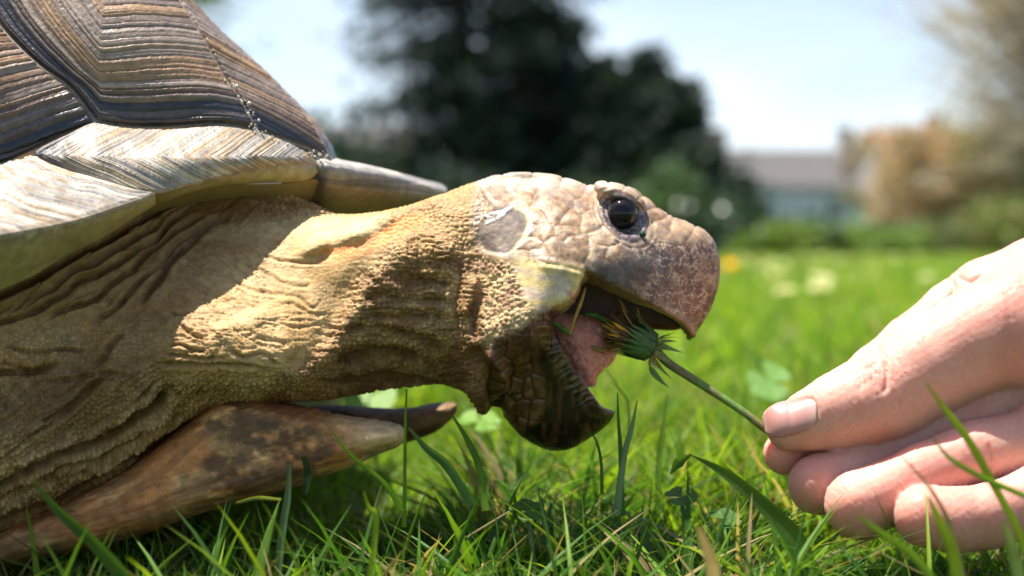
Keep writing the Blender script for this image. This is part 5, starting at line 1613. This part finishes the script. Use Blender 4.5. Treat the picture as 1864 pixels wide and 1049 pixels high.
# bare spring tree at the right with few buds
B = up(1940, 450, 13); B[2] = 0
budP = np.array([(.46, .38, .29), (.52, .42, .32), (.42, .35, .26), (.58, .48, .38), (.40, .37, .26)])
tree('spring_tree', 'bare spring tree with fine pale brown twigs and buds at the right', 'tree', B, 4.4, [(rgb.uniform(.7, 3.2), rgb.uniform(0, 6.3), rgb.uniform(.8, 2.0), rgb.uniform(.1, 1.5), 200) for _ in range(210)], .020, budP, .035, 52, wood=(.34, .28, .22), sprig=.24)
B = up(1700, 450, 15); B[2] = 0
tree('spring_shrub', 'tall shrub with orange-brown young leaves before the red-roofed house', 'shrub', B, 1.8, [(rgb.uniform(.5, 1.35), rgb.uniform(0, 6.3), rgb.uniform(.4, 1.1), rgb.uniform(-.1, .35), 190) for _ in range(70)], .03,
     np.array([(.50, .32, .17), (.46, .35, .20), (.55, .38, .25), (.36, .34, .18), (.58, .42, .3)]), .05, 53, wood=(.2, .15, .1), sprig=.16)
B = up(1850, 450, 14); B[2] = 0
tree('spring_shrub', 'olive-brown shrub at the far right edge of the garden', 'shrub', B, 1.7, [(rgb.uniform(.3, 1.4), rgb.uniform(0, 6.3), rgb.uniform(.4, .9), rgb.uniform(-.1, .4), 190) for _ in range(60)], .03,
     np.array([(.34, .29, .13), (.26, .29, .10), (.44, .34, .18)]), .05, 54, wood=(.2, .15, .1), sprig=.16)

def shrub(name, label, u_, Y, rx, h, n, leaf, pal, seed, mt=None, z0=.05):
    rg = np.random.default_rng(seed)
    b = up(u_, 450, Y); b[2] = 0
    t = thing(name, tuple(b), label, 'shrub')
    mb = MB()
    C = []
    nc = 26
    for k in range(nc):
        az = rg.uniform(0, 6.28); rr = rx * math.sqrt(rg.random()); hz = h * rg.uniform(.25, 1) * (1 - .55 * (rr / rx) ** 2)
        tip = b + np.array([rr * math.cos(az), rr * math.sin(az), hz])
        V, Fs = tube(np.linspace(b + (0, 0, 0), tip, 4), [.02 * h, .004], 5, False); mb.add(V, Fs, (.12, .09, .05))
        C.append(tip + rg.normal(0, 1, (n // nc, 3)) * (rx * .24, rx * .24, h * .14))
    mb.build('stems', M_BARK, t, smooth=True)
    C = np.vstack(C); C[:, 2] = np.abs(C[:, 2]) + z0 * .2
    V, Fq, c = leaf_mass(len(C), lambda n: C, leaf, np.array(pal), rg, 1.2)
    cl = (.65 + .7 * vnoise([C[:, 0] / rx * 3, C[:, 1] / rx * 3, C[:, 2] / h * 3], seed))
    meshobj('foliage', V, Fq, mt or M_LEAF, t, c * np.repeat(cl, 4)[:, None], False)
M_GLOSSY = plain('glossy_leaf', rough=0.34, trans=0.12, spec=0.5)
shrub('rhododendron', 'dark evergreen shrub with glossy leaves behind the beak', 1350, 12.2, .27, .78, 3200, .035, [(.02, .045, .018), (.03, .06, .02), (.015, .03, .015)], 61, M_GLOSSY)
shrub('laurel_shrub', 'olive-green glossy shrub behind the eye and brow', 1215, 11.8, .48, .80, 3400, .035, [(.06, .12, .02), (.09, .15, .03), (.03, .06, .02)], 62, M_GLOSSY)
shrub('laurel_shrub', 'dark glossy shrub low behind the snout', 1290, 11.4, .40, .55, 3000, .032, [(.025, .05, .018), (.035, .07, .02)], 63, M_GLOSSY)
shrub('hedge_shrub', 'dark clipped shrub under the tall fir', 1040, 13, 1.1, .7, 5000, .05, DARK * 1.2, 64)
shrub('hedge_shrub', 'dark low shrub left of the tall fir trunk', 800, 13.5, 1.0, .8, 5000, .05, DARK * 1.2, 65)
shrub('perennial', 'yellow-green garden plant beside the dark round bush', 1440, 10.8, .36, .27, 2600, .03, [(.16, .24, .03), (.11, .19, .03), (.2, .26, .05)], 66)
shrub('perennial', 'dark round bush at the far edge of the lawn', 1502, 10.6, .17, .23, 1800, .022, [(.03, .06, .015), (.05, .08, .02)], 67)
shrub('perennial', 'light green leafy plant right of the dark round bush', 1590, 11.0, .40, .29, 2600, .03, [(.15, .24, .04), (.20, .27, .06), (.10, .18, .03)], 68)
shrub('perennial', 'grey-green plant before the grey wall', 1720, 11.6, .50, .34, 2800, .03, [(.14, .19, .07), (.20, .2, .1), (.10, .14, .05)], 69)
shrub('perennial', 'olive-green plant at the right edge behind the hand', 1850, 11.2, .46, .50, 2800, .03, [(.12, .2, .04), (.18, .22, .06), (.25, .2, .08)], 70)
shrub('perennial', 'low bright plant in front of the rhododendron', 1385, 10.7, .22, .22, 1500, .025, [(.14, .22, .03), (.09, .16, .03)], 71)

# ------------------------------------------------------------------ houses
def house(name, label, u0, u1, v_ridge, v_eave, Y, depth, wallc, roofc, chim, wins, v_wall0=None):
    a = up(u0, v_eave, Y); b = up(u1, v_eave, Y); zr = up(u0, v_ridge, Y + depth / 2)[2]; ze = a[2]
    t = thing(name, (float(a[0] + b[0]) / 2, Y + depth / 2, 0), label, 'house')
    x0, x1 = a[0], b[0]
    mb = MB(); mb.box(((x0 + x1) / 2, Y + depth / 2, ze / 2), (x1 - x0 - .5, depth - .6, ze), wallc)
    V = [(x0 + .25, Y + .3, ze), (x0 + .25, Y + depth - .3, ze), (x0 + .25, Y + depth / 2, zr - .1), (x1 - .25, Y + .3, ze), (x1 - .25, Y + depth - .3, ze), (x1 - .25, Y + depth / 2, zr - .1)]
    mb.add(V, [(0, 1, 2), (3, 5, 4)], wallc)
    mb.build('wall', M_WALL, t)
    nrow = 9
    rf = MB()
    for sgn in (0, 1):
        for r in range(nrow):
            f0, f1 = r / nrow, (r + 1) / nrow
            y0 = (Y if sgn == 0 else Y + depth); yr = Y + depth / 2
            ya, yb = y0 + (yr - y0) * f0, y0 + (yr - y0) * f1
            za, zb = ze + (zr - ze) * f0, ze + (zr - ze) * f1
            V = [(x0, ya, za), (x1, ya, za), (x1, yb, zb), (x0, yb, zb), (x0, ya, za + .05), (x1, ya, za + .05), (x1, yb, zb + .01), (x0, yb, zb + .01)]
            rf.add(V, [(0, 1, 2, 3), (4, 5, 6, 7), (0, 1, 5, 4), (3, 2, 6, 7), (0, 3, 7, 4), (1, 2, 6, 5)], np.array(roofc) * (1 + .12 * ((r * 7) % 3 - 1)))
    rfo = rf.build('roof', M_ROOF, t)
    for (uc, vt, wpx, cc) in chim:
        p = up(uc, vt, Y + depth / 2)
        m = MB(); m.box((p[0], Y + depth / 2, (p[2] + zr - .4) / 2), (wpx / F * Y, .7, p[2] - zr + .4), cc)
        m.box((p[0], Y + depth / 2, p[2] + .05), (wpx / F * Y + .12, .82, .1), np.array(cc) * .7)
        m.build('chimney', M_WALL, rfo)
    for (ua, ub, va, vb) in wins:
        p, q = up(ua, va, Y + .3), up(ub, vb, Y + .3)
        cx, cz, wx, hz = (p[0] + q[0]) / 2, (p[2] + q[2]) / 2, q[0] - p[0], p[2] - q[2]
        m = MB()
        for dx in (-.5, 0, .5): m.box((cx + dx * wx, Y + .25, cz), (.1, .14, hz), (.75, .75, .75))
        for dz in (-.5, .5): m.box((cx, Y + .252, cz + dz * hz), (wx + .1, .13, .1), (.75, .75, .75))
        fr = m.build('window', M_WALL, t)
        m = MB(); m.box((cx, Y + .28, cz), (wx, .02, hz), (.34, .40, .48)); m.build('pane', M_GLASS, fr)
house('bungalow', 'long grey-brown roofed bungalow with pale blue-grey walls behind the shrubs', 1225, 1640, 272, 342, 44, 9, (.50, .55, .62), (.118, .110, .102), [(1308, 240, 30, (.34, .28, .22)), (1538, 238, 20, (.25, .2, .16))],
      [(1425, 1480, 356, 402), (1500, 1552, 356, 402), (1350, 1390, 358, 398)])
house('red_roofed_house', 'house with orange-red tiled roof behind the bare spring tree', 1650, 2100, 235, 312, 38, 9, (.40, .39, .38), (.30, .15, .095), [(1700, 215, 26, (.4, .25, .18))],
      [(1710, 1770, 330, 385), (1810, 1860, 330, 385), (1930, 1990, 330, 385)])
house('grey_house', 'grey-brown roofed house just above the far shell rim', 380, 745, 228, 290, 40, 9, (.35, .33, .33), (.12, .105, .10), [(640, 205, 20, (.2, .17, .15))], [(610, 650, 305, 345), (690, 720, 305, 345)])
# garden wall / distant hedge closing the view to the sides
shrub('distant_hedge', 'dark distant hedge closing off the garden at the left', 200, 24, 6.0, 2.2, 9000, .16, DARK * 1.5, 81)
shrub('distant_hedge', 'distant green hedge behind the red-roofed house garden', 2300, 24, 6.0, 1.8, 9000, .16, DARK * 2.5, 82)
